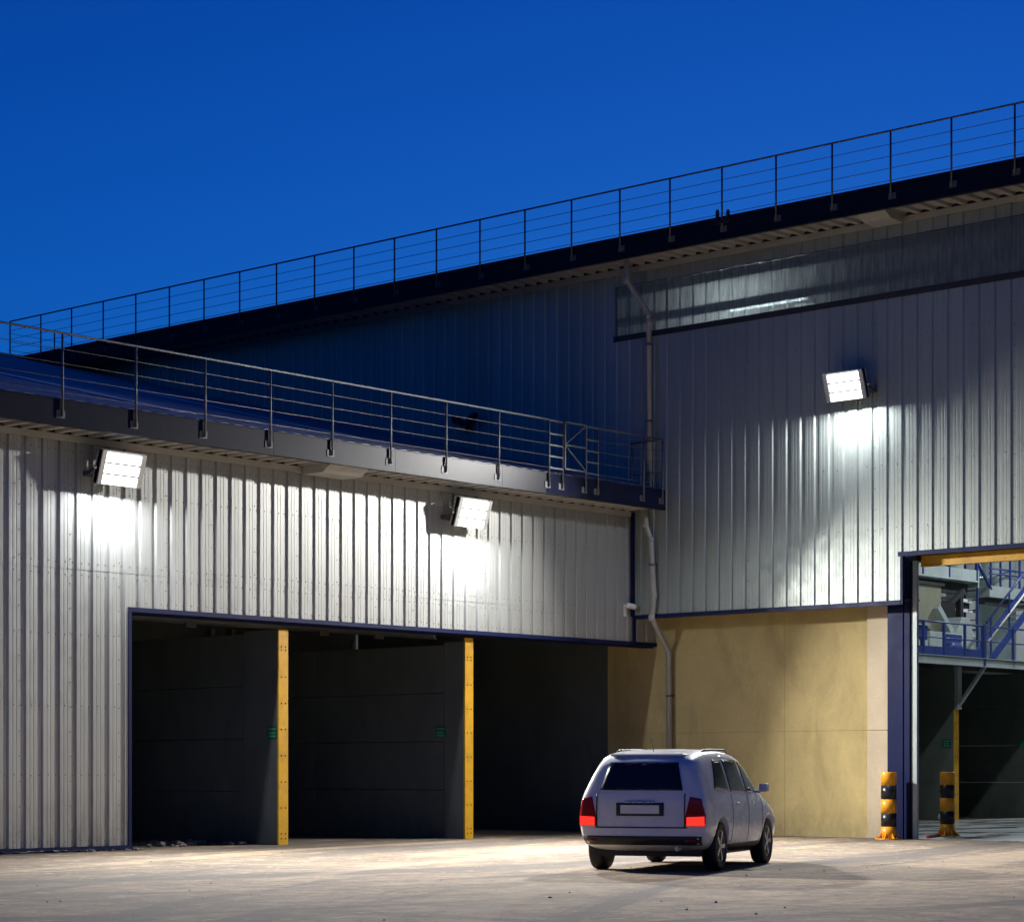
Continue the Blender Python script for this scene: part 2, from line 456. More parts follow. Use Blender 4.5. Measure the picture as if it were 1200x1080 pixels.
for y0, y1 in ((-.86, RB),):
    pl = lambda s, d, e: Vector((s, e, 7.10 + SL * (e + .88) + d))
    sheet(w, LX0, -.05, y0, y1, pl, prof=SPROF)
ridge = 7.10 + SL * (RB + .88)
w.add([(LX0, RB, ridge), (-.05, RB, ridge), (-.05, RB + 6, ridge - 2), (LX0, RB + 6, ridge - 2)], [(0, 1, 2, 3)])
w.box((LX0, RB - .25, ridge - .02), (-.05, RB + .25, ridge + .06))
rf = w.build('roof', M['roof'], low)
for x0, y0, y1 in ((-12.1, 0.6, 9.5), (-7.15, 1.1, 10.0), (-17.4, .6, 9.5)):
    w = MB(); pl = lambda s, d, e: Vector((s, e, 7.116 + SL * (e + .88) + d))
    sheet(w, x0, x0 + .62, y0, y1, pl, prof=SPROF)
    w.build('rooflight', M['rooflight'], rf)
# inside the open bays
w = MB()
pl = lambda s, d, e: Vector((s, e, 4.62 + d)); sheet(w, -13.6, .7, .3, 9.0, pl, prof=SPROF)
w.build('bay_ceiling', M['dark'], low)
for y in (.75, 2.4, 4.4, 6.4):
    w = MB(); w.box((-13.6, y - .06, 4.36), (.7, y + .06, 4.372)); w.box((-13.6, y - .06, 4.6), (.7, y + .06, 4.612)); w.box((-13.6, y - .008, 4.372), (.7, y + .008, 4.6))
    for x in (-12.3, -8.7, -6.9, -3.1, -1.4): w.box((x, y - .14, 4.28), (x + .28, y - .07, 4.36))
    w.build('roof_beam', M['beam'], low)
for x in (-12.2, -7.3, -2.6):
    w = MB(); w.box((x, .9, 4.24), (x + .5, 1.2, 4.33)); w.build('cable_tray', M['galv'], low)
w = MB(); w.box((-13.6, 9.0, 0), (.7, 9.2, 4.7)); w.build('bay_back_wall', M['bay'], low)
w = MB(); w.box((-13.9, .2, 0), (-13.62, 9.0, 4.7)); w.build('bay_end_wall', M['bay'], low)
for x, y in ((-3.9, 8.86), (-3.3, 8.86)):
    w = MB(); w.box((x - .05, y, 0), (x + .05, y + .1, 4.5)); w.build('bay_stanchion', M['beam'], low)
w = MB(); w.prism([(-9.62, -.12, 6.60), (-8.65, -.12, 6.60), (-8.65, -.12, 6.752), (-9.62, -.12, 6.752)], (0, -.5, 0)); w.prism([(-9.62, -.62, 6.60), (-9.62, -.62, 6.752), (-9.62, -.86, 6.752)], (.97, 0, 0))
w.build('eaves_bracket', M['soffit'], low, bevel=.01)

# partition walls between the bays
def bay_wall(x, pier, label, y0, y1, wmat, glabel, top=3.84, y_top_cut=None):
    t = thing('bay_wall', label, 'wall', (x, y0, 0), glabel)
    b_ = MB(); b_.box((x - .105, y0 + .02, 0), (x + .105, y0 + pier, top)); b_.build('pier', wmat, t, (x, y0, 0), bevel=.012)
    p = MB(); z = 0.0; n = 4; hgt = (top - .05) / n
    for i in range(n):
        p.box((x - .095, y0 + pier + .012, z + .006), (x + .095, y0 + pier + 3.6, z + hgt - .006))
        p.box((x - .095, y0 + pier + 3.615, z + .006), (x + .095, y1, z + hgt - .006)); z += hgt
    p.build('wall_panel', wmat, t, (x, y0, 0), bevel=.008)
    return t
def guard(t, x, y0, z1, bolts=True):
    gd = MB(); gd.box((x - .115, y0 - .012, .0), (x + .115, y0, z1)); gd.box((x - .115, y0, 0), (x - .111, y0 + .03, z1)); gd.box((x + .111, y0, 0), (x + .115, y0 + .03, z1))
    for z in ((3.53, 3.47, 2.99, 2.52, 2.06, 1.59, 1.12, .66, .2, .11) if bolts else (2.6, 2.2, 1.7, 1.2, .7, .2)):
        for dx in (-.05, .05):
            gd.lathe([(.017, 0), (.014, .006)], (x + dx, y0 - .011, z), 8, 1, Matrix.Rotation(R(90), 4, 'X'))
    gd.build('edge_guard', [M['yellow'], M['blackband']], t, (x, y0, 0))
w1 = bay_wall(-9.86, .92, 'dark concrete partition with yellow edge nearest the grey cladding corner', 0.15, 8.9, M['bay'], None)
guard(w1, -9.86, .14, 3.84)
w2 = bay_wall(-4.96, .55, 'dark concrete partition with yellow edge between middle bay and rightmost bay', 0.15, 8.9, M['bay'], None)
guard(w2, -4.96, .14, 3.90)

# ------------------------------------------------------------------ tall warehouse
tall = thing('tall_warehouse', 'tall grey ribbed metal warehouse with buff concrete base and window strip', 'building', (0, -4, 0))
Y0 = -24.0; DJ = -12.6
w = MB()
sheet(w, -6.54, RB, 4.58, 10.44, PT)
sheet(w, DJ, -6.54, 5.50, 10.44, PT)
sheet(w, Y0, DJ, 4.58, 10.44, PT)
sheet(w, .46, RB, 10.44, 11.88, PT)
sheet(w, Y0, .46, 11.54, 11.88, PT)
screws(w, -6.5, 0, (4.68,), PT); screws(w, -20, 0, (5.98, 7.2, 8.42, 9.64), PT, both=False); screws(w, DJ, -6.6, (5.6,), PT)
for s in (-5.96, -2.96, -8.96):
    for j in range(14):
        z = 4.75 + j * .4
        if s < -6.5 and z < 5.6: continue
        w.box((-.044, s - .03, z - .009), (-.03, s - .012, z + .009), 1)
w.build('cladding_wall', [M['clad_y'], M['lamp_rib']], tall)
w = MB(); w.box((.01, -6.5, 4.66), (.14, RB, 10.40)); w.box((.01, DJ, 5.56), (.14, -6.5, 10.40)); w.box((.01, Y0, 4.66), (.14, DJ, 10.40))
w.box((.01, .5, 10.40), (.14, RB, 11.86)); w.box((.01, Y0, 11.56), (.14, .5, 11.86))
w.build('inner_lining', M['hallwall'], tall)
w = MB()
w.box((-.05, -6.56, 4.50), (.04, -.07, 4.585)); w.box((-.05, Y0, 4.50), (.04, DJ, 4.585)); w.box((-.05, DJ, 5.42), (.04, -6.50, 5.505)); w.box((-.05, -6.60, 4.50), (.05, -6.545, 5.42))
w.build('base_flashing', M['navy'], tall)
w = MB(); w.box((.04, -6.5, 4.60), (.74, -.0, 4.64)); w.build('recess_soffit', M['dark'], tall)
w = MB(); w.box((-.075, -.075, 3.99), (-.0, .03, 6.74)); w.box((-.16, -.078, 4.55), (-.075, -.055, 6.74))
w.build('corner_flashing', M['navy'], tall)
# buff concrete base
w = MB()
for y0, y1 in ((-5.36, -3.33), (-3.326, .76), (.768, 1.30)):
    for z0, z1 in ((0, 2.12), (2.123, 4.62)): w.box((.75, y0, z0), (1.05, y1, z1))
w.build('concrete_wall', M['conc'], tall, bevel=.002)
w = MB(); w.box((.75, -22, 0), (1.05, DJ, 4.62)); w.build('concrete_wall', M['conc'], tall)
w = MB(); w.box((.64, -5.86, 0), (1.05, -5.365, 2.11)); w.box((.64, -5.86, 2.116), (1.05, -5.365, 4.60)); w.build('pilaster', M['conc2'], tall, bevel=.01)
w = MB(); w.box((.77, 1.305, 0), (1.0, 9.0, 4.6)); w.build('dark_bay_wall', M['bay'], tall)
# door surround
w = MB(); w.box((.40, -6.33, .0), (.58, -5.98, 5.45)); w.box((.42, -6.47, 0), (.58, -6.335, 5.45)); w.build('door_column', M['navy'], tall, bevel=.006)
w = MB(); w.box((.45, -6.545, 0), (.56, -6.475, 5.4)); w.build('door_channel', M['black'], tall)
w = MB(); w.box((.40, -6.64, 0), (.47, -6.55, 5.36)); w.build('door_guide', M['plant'], tall)
w = MB(); w.box((.05, DJ, 5.456), (.62, -6.56, 5.60)); w.box((.40, -6.645, 5.362), (.60, -6.475, 5.45)); w.build('door_header', M['black'], tall)
rd = MB(); rd.box((.46, DJ, 5.26), (.56, -6.70, 5.45)); rd.box((.44, DJ, 5.245), (.58, -6.70, 5.262)); rd.build('rolling_door_edge', M['yellow'], tall)
# window strip
w = MB(); sheet(w, Y0, .46, 10.50, 11.52, PT, off=-.003)
win = w.build('window_strip', M['grp'], tall)
w = MB(); w.box((-.046, Y0, 10.38), (-.037, .5, 10.5)); w.box((-.02, .43, 10.5), (-.0, .50, 11.54)); w.box((-.042, Y0, 11.52), (-.036, .46, 11.535)); w.build('window_trim', M['dark'], win)
for z in (10.74, 11.25):
    w = MB(); w.box((.17, Y0, z), (.25, .5, z + .14)); w.build('window_rail', M['hallwall'], tall)
# eaves
w = MB(); SPT = lambda s, d, e: Vector((e, s, 11.91 + d)); sheet(w, Y0, RB + .4, -.885, .7, SPT, prof=SPROF); w.build('soffit', M['soffit'], tall)
w = MB(); w.box((-.075, Y0, 11.78), (-.045, RB, 11.898)); w.build('eaves_flashing', M['soffit'], tall)
w = MB(); w.box((-.04, Y0, 11.882), (-.03, RB, 11.985)); w.build('eaves_gap_dark', M['black'], tall)  # same black strip painting the rib gaps dark under the tall eaves
w = MB(); ys = [Y0 + 3 * i for i in range(15)] + [RB + .42]
for a, b in zip(ys, ys[1:]): w.box((-.905, a + .003, 11.89), (-.89, b - .003, 12.32))
w.box((-.915, Y0, 12.32), (-.86, RB + .42, 12.332)); w.box((-.912, Y0, 11.878), (-.8, RB + .42, 11.888)); w.box((-.9, RB + .42, 11.89), (30, RB + .435, 12.32))
w.build('fascia', M['navy_fascia'], tall)
w = MB(); w.add([(-.87, Y0, 12.25), (30, Y0, 12.25), (30, RB + .4, 12.25), (-.87, RB + .4, 12.25), (-.87, Y0, 12.15), (30, Y0, 12.15), (30, RB + .4, 12.15), (-.87, RB + .4, 12.15)],
                [(0, 1, 2, 3), (7, 6, 5, 4), (0, 4, 5, 1), (1, 5, 6, 2), (2, 6, 7, 3), (3, 7, 4, 0)])
w.build('roof', M['roof'], tall)
w = MB(); w.prism([(-.12, -6.66, 11.76), (-.12, -6.66, 11.90), (-.80, -6.66, 11.90), (-.55, -6.66, 11.78)], (0, .62, 0)); w.build('eaves_bracket', M['soffit'], tall, bevel=.01)
# hall shell
w = MB(); w.box((29.8, Y0, 0), (30, RB, 12.15)); w.box((.2, Y0, 0), (29.8, Y0 + .2, 12.15)); w.box((1.2, RB - .2, 0), (29.8, RB, 12.15)); w.build('outer_wall', M['hallwall'], tall)
w = MB()
pl = lambda s, d, e: Vector((s, 13.0 - d, e)); sheet(w, 1.1, 29.8, 4.0, 12.1, pl); w.build('inner_back_wall', M['hallwall'], tall)

# ------------------------------------------------------------------ roof railings
def railing(name, label, p0, p1, posts, zt, zb, gap=None, group=None, out=(0, -1, 0)):
    """posts: fractions along p0->p1"""
    p0 = Vector(p0); p1 = Vector(p1); d = (p1 - p0)
    t = thing(name, label, 'railing', (p0.x, p0.y, zb), group)
    org = (p0.x, p0.y, zb); out = Vector(out); ax = d.normalized()
    for k in posts:
        p = p0 + d * k
        m = MB(); m.tube([(p.x, p.y, zb + .06), (p.x, p.y, zt - .01)], .019, 8); po = m.build('post', M['galv'], t, org)
        m = MB(); c = p + out * .0
        a_ = ax * .075; q = -out * .02
        m.box((-.10, -.008, -.06), (.06, .010, .06), 0, Matrix.Translation(Vector((c.x, c.y, zb + .10)) - out * .026) @ Matrix(((ax.x, -out.x, 0, 0), (ax.y, -out.y, 0, 0), (0, 0, 1, 0), (0, 0, 0, 1))))
        br = m.build('post_bracket', M['galv'], t, org)
        mw = br.matrix_world; br.parent = po; br.matrix_parent_inverse = Matrix.Translation(-Vector(org))
    spans = [(0, 1)] if gap is None else [(0, gap[0]), (gap[1], 1)]
    m = MB()
    for a, b in spans: m.tube([(*(p0 + d * a).xy, zt), (*(p0 + d * b).xy, zt)], .019, 8)
    m.build('top_rail', M['galv'], t, org)
    for z in (zt - .25, zt - .475, zt - .70, zt - .93):
        m = MB()
        for a, b in spans: m.tube([(*(p0 + d * a).xy, z), (*(p0 + d * b).xy, z)], .006, 6)
        m.build('wire', M['wire'], t, org)
    return t
LP = [-.2, -.83, -2.31, -2.69, -3.40, -3.81] + [-5.28 - 1.465 * i for i in range(15)]
A0, A1 = -26.5, -.2
lr = railing('roof_railing', 'galvanised wire railing along the low warehouse eaves', (A0, -.935, 0), (A1, -.935, 0), [(x - A0) / (A1 - A0) for x in LP if x > A0], 8.17, 6.80, ((-3.81 - A0) / (A1 - A0), (-2.31 - A0) / (A1 - A0)))
# gate section in the low railing
for x0, x1 in ((-3.81, -3.40), (-2.69, -2.31)):
    for z in (8.16, 7.90, 7.68, 7.46, 7.235): m = MB(); m.bar((x0, -.935, z), (x1, -.935, z), .03, .03); m.build('rung', M['galv'], lr)
m = MB(); m.tube([(-.2, -.935, 8.17), (-.2, -.1, 8.17)], .024, 8); m.tube([(-.2, -.935, 7.5), (-.2, -.1, 7.5)], .01, 6); m.tube([(-.2, -.12, 6.9), (-.2, -.12, 8.17)], .023, 8); m.build('end_rail', M['galv'], lr)
gt = thing('roof_gate', 'small braced steel gate in the low roof railing', 'gate', (-3.05, -.935, 7.2))
m = MB()
for a, b in (((-3.37, 8.17), (-2.72, 8.17)), ((-3.37, 7.25), (-2.72, 7.25)), ((-3.37, 7.25), (-3.37, 8.17)), ((-2.72, 7.25), (-2.72, 8.17)), ((-3.37, 7.72), (-2.72, 7.72))):
    m.bar((a[0], -.965, a[1]), (b[0], -.965, b[1]), .03, .03)
m.build('gate_frame', M['galv'], gt)
m = MB()
for a, b in (((-3.35, 7.74), (-2.74, 8.15)), ((-3.35, 7.70), (-2.74, 7.27))): m.bar((a[0], -.965, a[1]), (b[0], -.965, b[1]), .022, .022)
m.build('gate_brace', M['galv'], gt)
RP = [-.39 + 1.30 * i for i in range(-16, 17)]
B0, B1 = -22.0, 20.45
rr = railing('roof_railing', 'dark wire railing along the tall warehouse roof edge', (-.935, B0, 0), (-.935, B1, 0), [(y - B0) / (B1 - B0) for y in RP if B0 < y < B1 - .3] + [1.0], 13.3, 11.98, out=(-1, 0, 0))
railing('roof_railing', 'distant wire railing returning over the tall roof at its far end', (-.80, B1 + .3, 0), (22, B1 + .3, 0), [(1.55 + 1.55 * i) / 22.8 for i in range(14)], 13.3, 12.30, out=(0, 1, 0))
m = MB()
for y, h in ((-3.16, .20), (-2.90, .24)):
    m.box((-.96, y, 12.2), (-.9, y + .05, 12.2 + h)); m.prism([(-.96, y, 12.2 + h), (-.96, y + .05, 12.2 + h), (-.96, y + .02, 12.2 + h + .04)], (.06, 0, 0))
m.box((-.965, -3.2, 12.18), (-.9, -2.84, 12.26))
tag(m.build('cable_clamp', M['black']), 'small black two-pronged clamp at a post foot on the tall roof edge', 'clamp')

# ------------------------------------------------------------------ rain pipes
def downpipe(label, pts, r, clips, outx):
    t = thing('rain_pipe', label, 'rain pipe', pts[-1])
    m = MB(); m.tube(pts, r, 14, radii=None)
    for p in pts[1:-1]: m.lathe([(r * 1.0, -.06), (r * 1.14, -.055), (r * 1.14, .055), (r, .06)], p, 14)
    m.build('pipe', M['pipe'], t, pts[-1])
    for x, y, z in clips:
        m = MB(); m.lathe([(r * 1.18, -.02), (r * 1.18, .02)], (x, y, z), 14); m.box((x, y - .02, z - .02), (outx if callable(outx) is False else outx(z), y + .02, z + .02)); m.build('pipe_clip', M['galv'], t, pts[-1])
    return t
downpipe('grey rain pipe from the tall roof down to the low roof', [(-.60, -.30, 12.0), (-.60, -.30, 11.50), (-.13, -.52, 10.83), (-.13, -.53, 7.0)], .06, [(-.13, -.525, 10.2), (-.13, -.527, 8.6)], 0.0)
downpipe('grey kinked rain pipe running down the inner corner to the yard', [(-.17, -.46, 6.80), (-.17, -.46, 6.45), (-.15, -.58, 6.12), (-.14, -.66, 4.95), (-.14, -.60, 4.50), (.60, -.48, 3.82), (.60, -.50, .05)], .06, [(-.14, -.62, 5.6), (.60, -.485, 2.9), (.60, -.49, 1.2)], lambda z: 0.0 if z > 4.5 else .75)

# ------------------------------------------------------------------ floodlights
def floodlight(label, pos, facing, tilt=18, power=1800.0):
    """built in local axes: x across, -y out of the wall, then turned to face the yard"""
    t = thing('floodlight', label, 'floodlight', pos, 'lit floodlights on the cladding', rotz=facing)
    T = Matrix.Rotation(R(tilt), 4, 'X')
    W, Hh, D = .90, .56, .11
    def pl(m, name, mat, par=t, bevel=0):
        o = m.build(name, mat, None, bevel=bevel); o.parent = par; return o
    m = MB(); m.box((-W / 2, 0, -Hh / 2), (W / 2, D * .7, Hh / 2), 0, T)
    for s in (-1, 1):
        m.box((s * W / 2 - (.085 if s > 0 else 0), -.03, -Hh / 2), (s * W / 2 + (0 if s > 0 else .085), D, Hh / 2), 0, T)
    for i in range(13): x = -W / 2 + .1 + i * (W - .2) / 12; m.box((x - .006, D * .7, -Hh / 2 + .03), (x + .006, D * 1.5, Hh / 2 - .03), 0, T)
    body = pl(m, 'housing', M['lamp_body'])
    for k in range(3):
        z0 = -Hh / 2 + .012 + k * .181
        m = MB(); m.box((-W / 2 + .105, -.022, z0), (W / 2 - .10, -.001, z0 + .152), 0, T); pl(m, 'led_panel', M['led'])
        if k: m = MB(); m.box((-W / 2 + .09, -.027, z0 - .024), (W / 2 - .09, -.001, z0 - .005), 0, T); pl(m, 'panel_rib', M['lamp_rib'])
    m = MB()
    for s in (-1, 1):
        m.bar((s * (W / 2 + .02), .05, 0), (s * (W / 2 + .02), .22, -.08), .012, .06); m.bar((s * (W / 2 + .02), .20, -.08), (s * (W / 2 + .02), .40, -.08), .012, .06)
    m.box((-W / 2 - .026, .362, -.13), (W / 2 + .026, .376, -.03))
    pl(m, 'bracket', M['galv'])
    for s in (-1, 1):
        m = MB(); m.lathe([(.035, 0), (.035, .03), (.02, .045)], (s * (W / 2 + .025), .05, 0), 12, 0, Matrix.Rotation(R(90 * s), 4, 'Y')); pl(m, 'pivot_bolt', M['chrome'])
    # the lamp's own light: LED optics throwing down and out from the lower module
    ld = bpy.data.lights.new('led_optic', 'AREA'); ld.shape = 'RECTANGLE'; ld.size = .74; ld.size_y = .13
    ld.energy = power; ld.color = (.93, .97, 1.0)
    lo = bpy.data.objects.new('led_optic', ld); col.objects.link(lo); lo.parent = t
    lo.location = (0, .02, -Hh / 2 - .02); lo.rotation_euler = (R(-LAMP_SWING), 0, 0)   # points down, swung out from the wall
    ld = bpy.data.lights.new('led_throw', 'AREA'); ld.shape = 'RECTANGLE'; ld.size = .66; ld.size_y = .09; ld.spread = R(118)
    ld.energy = power * THROW; ld.color = (1.0, .97, .92)
    lo = bpy.data.objects.new('led_throw', ld); col.objects.link(lo); lo.parent = t
    lo.location = (0, -.06, -.20); lo.rotation_euler = (R(-58), 0, 0)
    return t
LAMP_SWING = 16
P = 135; THROW = 9.6
floodlight('lit floodlight on the low warehouse cladding left of the first bay opening', (-13.96, -.42, 6.24), 0, 18, P)
floodlight('lit floodlight on the low warehouse cladding above the second yellow bay edge', (-5.46, -.42, 6.24), 0, 18, P)
floodlight('lit floodlight high on the tall warehouse cladding below the window strip', (-.42, -5.54, 8.74), R(-90), 18, P)

# ------------------------------------------------------------------ small fittings
cc = thing('security_camera', 'small white camera on the right end of the low cladding', 'camera', (-.33, -.04, 4.72))
m = MB(); m.box((-.37, -.055, 4.55), (-.29, -.036, 4.80)); m.bar((-.33, -.05, 4.76), (-.33, -.16, 4.78), .03, .03); m.build('mount', M['white'], cc)
m = MB(); m.lathe([(.0, -.12), (.055, -.12), (.06, -.1), (.06, .1), (.05, .13)], (-.28, -.17, 4.76), 14, 0, Matrix.Rotation(R(95), 4, 'Y')); m.build('camera_body', M['white'], cc)
m = MB(); m.lathe([(.038, 0), (.034, .012)], (-.165, -.17, 4.75), 12, 0, Matrix.Rotation(R(95), 4, 'Y')); m.build('lens', M['black'], cc)
sp = thing('twin_lamp', 'small unlit black twin-headed fixture on the tall wall above the low roof', 'wall fixture', (-.05, 4.63, 9.0))
m = MB(); m.box((-.10, 4.55, 8.90), (-.036, 4.71, 9.02)); m.bar((-.08, 4.63, 8.98), (-.16, 4.63, 9.06), .06, .05); m.build('base', M['black'], sp)
for s in (-1, 1):
    m = MB(); m.bar((-.14, 4.63, 9.02), (-.2, 4.63 + s * .12, 9.10), .04, .04)
    m.prism([(-.14, 4.63 + s * .06, 9.02), (-.14, 4.63 + s * .32, 9.10), (-.14, 4.63 + s * .34, 9.28), (-.14, 4.63 + s * .25, 9.26), (-.14, 4.63 + s * .09, 9.13)], (-.14, 0, 0)); m.build('lamp_head', M['black'], sp)

def green_sign(label, x, y, z, w_=.27, h=.22):
    t = thing('green_sign', label, 'sign', (x, y, z))
    m = MB(); m.box((x - .008, y - w_ / 2, z - h / 2), (x, y + w_ / 2, z + h / 2)); m.build('sign_plate', M['sign'], t)
    m = MB(); rnd = random.Random(int(y * 100))
    for k, (lz, half) in enumerate(((.065, .105), (-.005, .08), (-.065, .095))):
        yy = -half
        while yy < half:
            l = rnd.uniform(.012, .03)
            m.box((x - .0105, y + yy, z + lz - .018), (x - .0082, y + min(half, yy + l), z + lz + .018)); yy += l + .008
    m.build('sign_lettering', M['sign_text'], t)
green_sign('small green sign on the partition left of the first yellow edge', -9.968, .30, 2.0)
green_sign('small green sign on the partition left of the second yellow edge', -5.068, .79, 2.08)

# ------------------------------------------------------------------ bollards
def bollard(label, x, y):
    t = thing('bollard', label, 'bollard', (x, y, 0), 'striped bollards at the doorway'); o = (x, y, 0); r = .148
    zs = [.0, .25, .51, .775, 1.04, 1.30]
    for i in range(5):
        m = MB(); z0, z1 = zs[i], zs[i + 1]
        if i == 4: prof = [(r, z0), (r, z1 - .012), (r - .008, z1 - .003), (r - .02, z1), (.0001, z1)]
        else: prof = [(r, z0), (r, z1)]
        m.lathe(prof, o, 32); m.build('painted_band', M['blackband'] if i % 2 else M['orange'], t, o)
    m = MB(); m.lathe([(.26, .002), (.26, .022), (.15, .024)], o, 32)
    for k in range(8):
        a = k * math.pi / 4 + .2; c, s = math.cos(a), math.sin(a)
        m.prism([(x + c * .147, y + s * .147, .02), (x + c * .25, y + s * .25, .02), (x + c * .147, y + s * .147, .13)], (-s * .012, c * .012, 0))
    m.build('base_flange', M['orange'], t, o)
    for k in range(8):
        a = k * math.pi / 4 + .6; m = MB(); m.lathe([(.016, 0), (.016, .03)], (x + .22 * math.cos(a), y + .22 * math.sin(a), .02), 6); m.build('anchor_bolt', M['galv'], t, o)
bollard('orange and black striped bollard in front of the navy door column', .05, -6.23)
bollard('orange and black striped bollard standing inside the open doorway', 2.66, -5.97)

# ------------------------------------------------------------------ plant inside the hall
pw = []
for x, lab in ((11.0, 'grey-green concrete partition beneath the platform hidden beside the door guide'), (15.88, 'grey-green concrete partition with yellow edge beneath the platform'), (20.8, 'grey-green concrete partition beneath the platform with right-hand green sign')):
    t = thing('bay_wall', lab, 'wall', (x, 1.6, 0))
    m = MB()
    for z0, z1 in ((0, 1.0), (1.006, 2.05), (2.056, 3.1), (3.106, 4.1)):
        m.box((x - .12, 1.62, z0), (x + .12, 4.1, z1)); m.box((x - .12, 4.11, z0), (x + .12, 9, z1))
    m.build('wall_panel', M['bay_green'], t, (x, 1.6, 0), bevel=.008)
    guard(t, x, 1.61, 2.97, False)
    m = MB(); m.box((x - .10, 1.5, 2.97), (x + .10, 1.6, 4.1)); m.build('post_head', M['plant'], t, (x, 1.6, 0))
    m = MB(); m.bar((x, 1.5, 3.1), (x, .75, 4.08), .09, .09); m.build('knee_brace', M['plant'], t, (x, 1.6, 0))
green_sign('small green sign below the platform left of the yellow edge', 15.758, 1.83, 2.06)
green_sign('small green sign below the platform at the right side of the photo', 20.678, 2.3, 2.10)
m = MB(); m.box((9, 9.0, 0), (26, 9.15, 4.1)); tag(m.build('bay_back_wall', M['bay_green']), 'grey-green concrete wall closing the bays below the platform', 'wall')

pf = thing('platform', 'grey steel platform with blue railing above the inner bays', 'platform', (14, .8, 4.08))
m = MB(); m.box((9, .8, 4.24), (26, 12.9, 4.29)); m.build('deck', M['plant'], pf)
m = MB(); m.box((9, .74, 4.07), (26, .80, 4.30)); m.box((9, .70, 4.07), (26, .74, 4.085)); m.box((9, .70, 4.285), (26, .74, 4.30)); m.build('edge_beam', M['plant'], pf)
for y in (2.4, 5, 8): m = MB(); m.box((9, y, 4.1), (26, y + .15, 4.235)); m.build('floor_beam', M['dark'], pf)
for x in (11.8, 12.84, 13.84, 14.89, 15.93):
    m = MB(); m.bar((x, .77, 4.30), (x, .77, 5.15), .06, .06); m.build('rail_post', M['blue'], pf)
for x, q in ((15.86, .1), (17.42, .06), (18.9, .06)):
    m = MB(); m.bar((x, .77, 4.1), (x, .77, 5.18), q, q); m.build('rail_post', M['blue'], pf)
m = MB(); m.tube([(10, .77, 5.15), (19.5, .77, 5.15)], .025, 8); m.tube([(10, .77, 4.75), (19.5, .77, 4.75)], .018, 8); m.build('hand_rail', M['blue'], pf)
m = MB(); m.box((10, .755, 4.30), (15.8, .765, 4.52)); m.build('toe_board', M['blue'], pf)

def tank(label, x, y, r, z0, z1):
    t = thing('storage_tank', label, 'tank', (x, y, z0)); m = MB()
    m.lathe([(r, z0), (r, z1), (r * .5, z1 + r * .5)], (x, y, 0), 32); m.build('tank_shell', M['plant'], t, (x, y, z0))
    for z in (z0 + .3, (z0 + z1) / 2, z1 - .3):
        m = MB(); m.lathe([(r + .03, z - .03), (r + .03, z + .03)], (x, y, 0), 32); m.build('hoop', M['plant'], t, (x, y, z0))
tank('slim pale grey vertical duct rising through the platforms', 20.6, 4.4, .28, 4.29, 9.5)
tank('wide pale grey tank at the right side of the doorway view', 22.9, 4.4, .60, 4.29, 9.8)
tank('pale grey tank set far back behind the hopper', 24.2, 9.5, .7, 4.29, 9.0)

up = thing('upper_platform', 'grey upper steel platform with blue railing near the hall ceiling', 'platform', (17, 3, 6.6))
m = MB(); m.box((12, 3.0, 6.62), (19.35, 5.2, 6.67)); m.box((12, 2.95, 6.64), (19.35, 3.0, 6.98)); m.box((19.35, 2.95, 6.50), (19.42, 5.2, 6.98)); m.box((12, 2.9, 6.64), (19.35, 2.95, 6.66)); m.build('deck', M['plant'], up)
m = MB(); m.box((12, 3.2, 6.3), (19.2, 3.4, 6.60)); m.box((12, 4.7, 6.3), (19.2, 4.9, 6.60)); m.build('floor_beam', M['dark'], up)
for x in (15.3, 16.4, 17.8, 19.3): m = MB(); m.bar((x, 2.97, 6.7), (x, 2.97, 8.0), .07, .07); m.build('rail_post', M['blue'], up)
m = MB(); m.tube([(12, 2.97, 7.95), (19.4, 2.97, 7.95)], .03, 8); m.tube([(12, 2.97, 7.45), (19.4, 2.97, 7.45)], .025, 8); m.build('hand_rail', M['blue'], up)
for x in (15.0, 18.9):
    m = MB(); m.box((x - .08, 3.2, 4.3), (x + .08, 3.36, 6.3)); m.build('column', M['dark'], up)
m = MB(); m.bar((17.1, 3.1, 5.4), (18.8, 3.1, 6.4), .12, .12); m.build('diagonal_brace', M['dark'], up)
for x0 in (16.2, 17.3):
    m = MB(); m.bar((x0, 4.4, 6.95), (x0 + 1.5, 4.4, 7.85), .05, .22)
    for k in range(6): m.bar((x0 + .2 + k * .2, 4.4, 7.05 + k * .13), (x0 + .2 + k * .2, 5.0, 7.05 + k * .13), .2, .03)
    m.build('stair_flight', M['blue'], up)
lp = thing('landing_platform', 'grey stair landing with blue railing between the tanks', 'platform', (21.5, 3, 6.3))
m = MB(); m.box((20.0, 2.95, 6.28), (24.5, 4.0, 6.6)); m.build('deck', M['plant'], lp)
m = MB(); m.box((20.0, 3.1, 6.08), (24.5, 3.3, 6.27)); m.build('floor_beam', M['dark'], lp)
for x in (20.1, 20.65, 21.2, 21.75, 22.6, 23.5): m = MB(); m.bar((x, 2.97, 6.6), (x, 2.97, 7.75), .05, .05); m.build('rail_post', M['blue'], lp)
m = MB()
for z in (7.75, 7.62, 7.1, 6.95): m.tube([(20.0, 2.97, z), (24.5, 2.97, z)], .025, 8)
m.tube([(19.4, 2.97, 8.4), (20.1, 2.97, 7.7)], .035, 8); m.tube([(19.4, 2.97, 7.2), (20.1, 2.97, 6.5)], .05, 8)
m.build('hand_rail', M['blue'], lp)

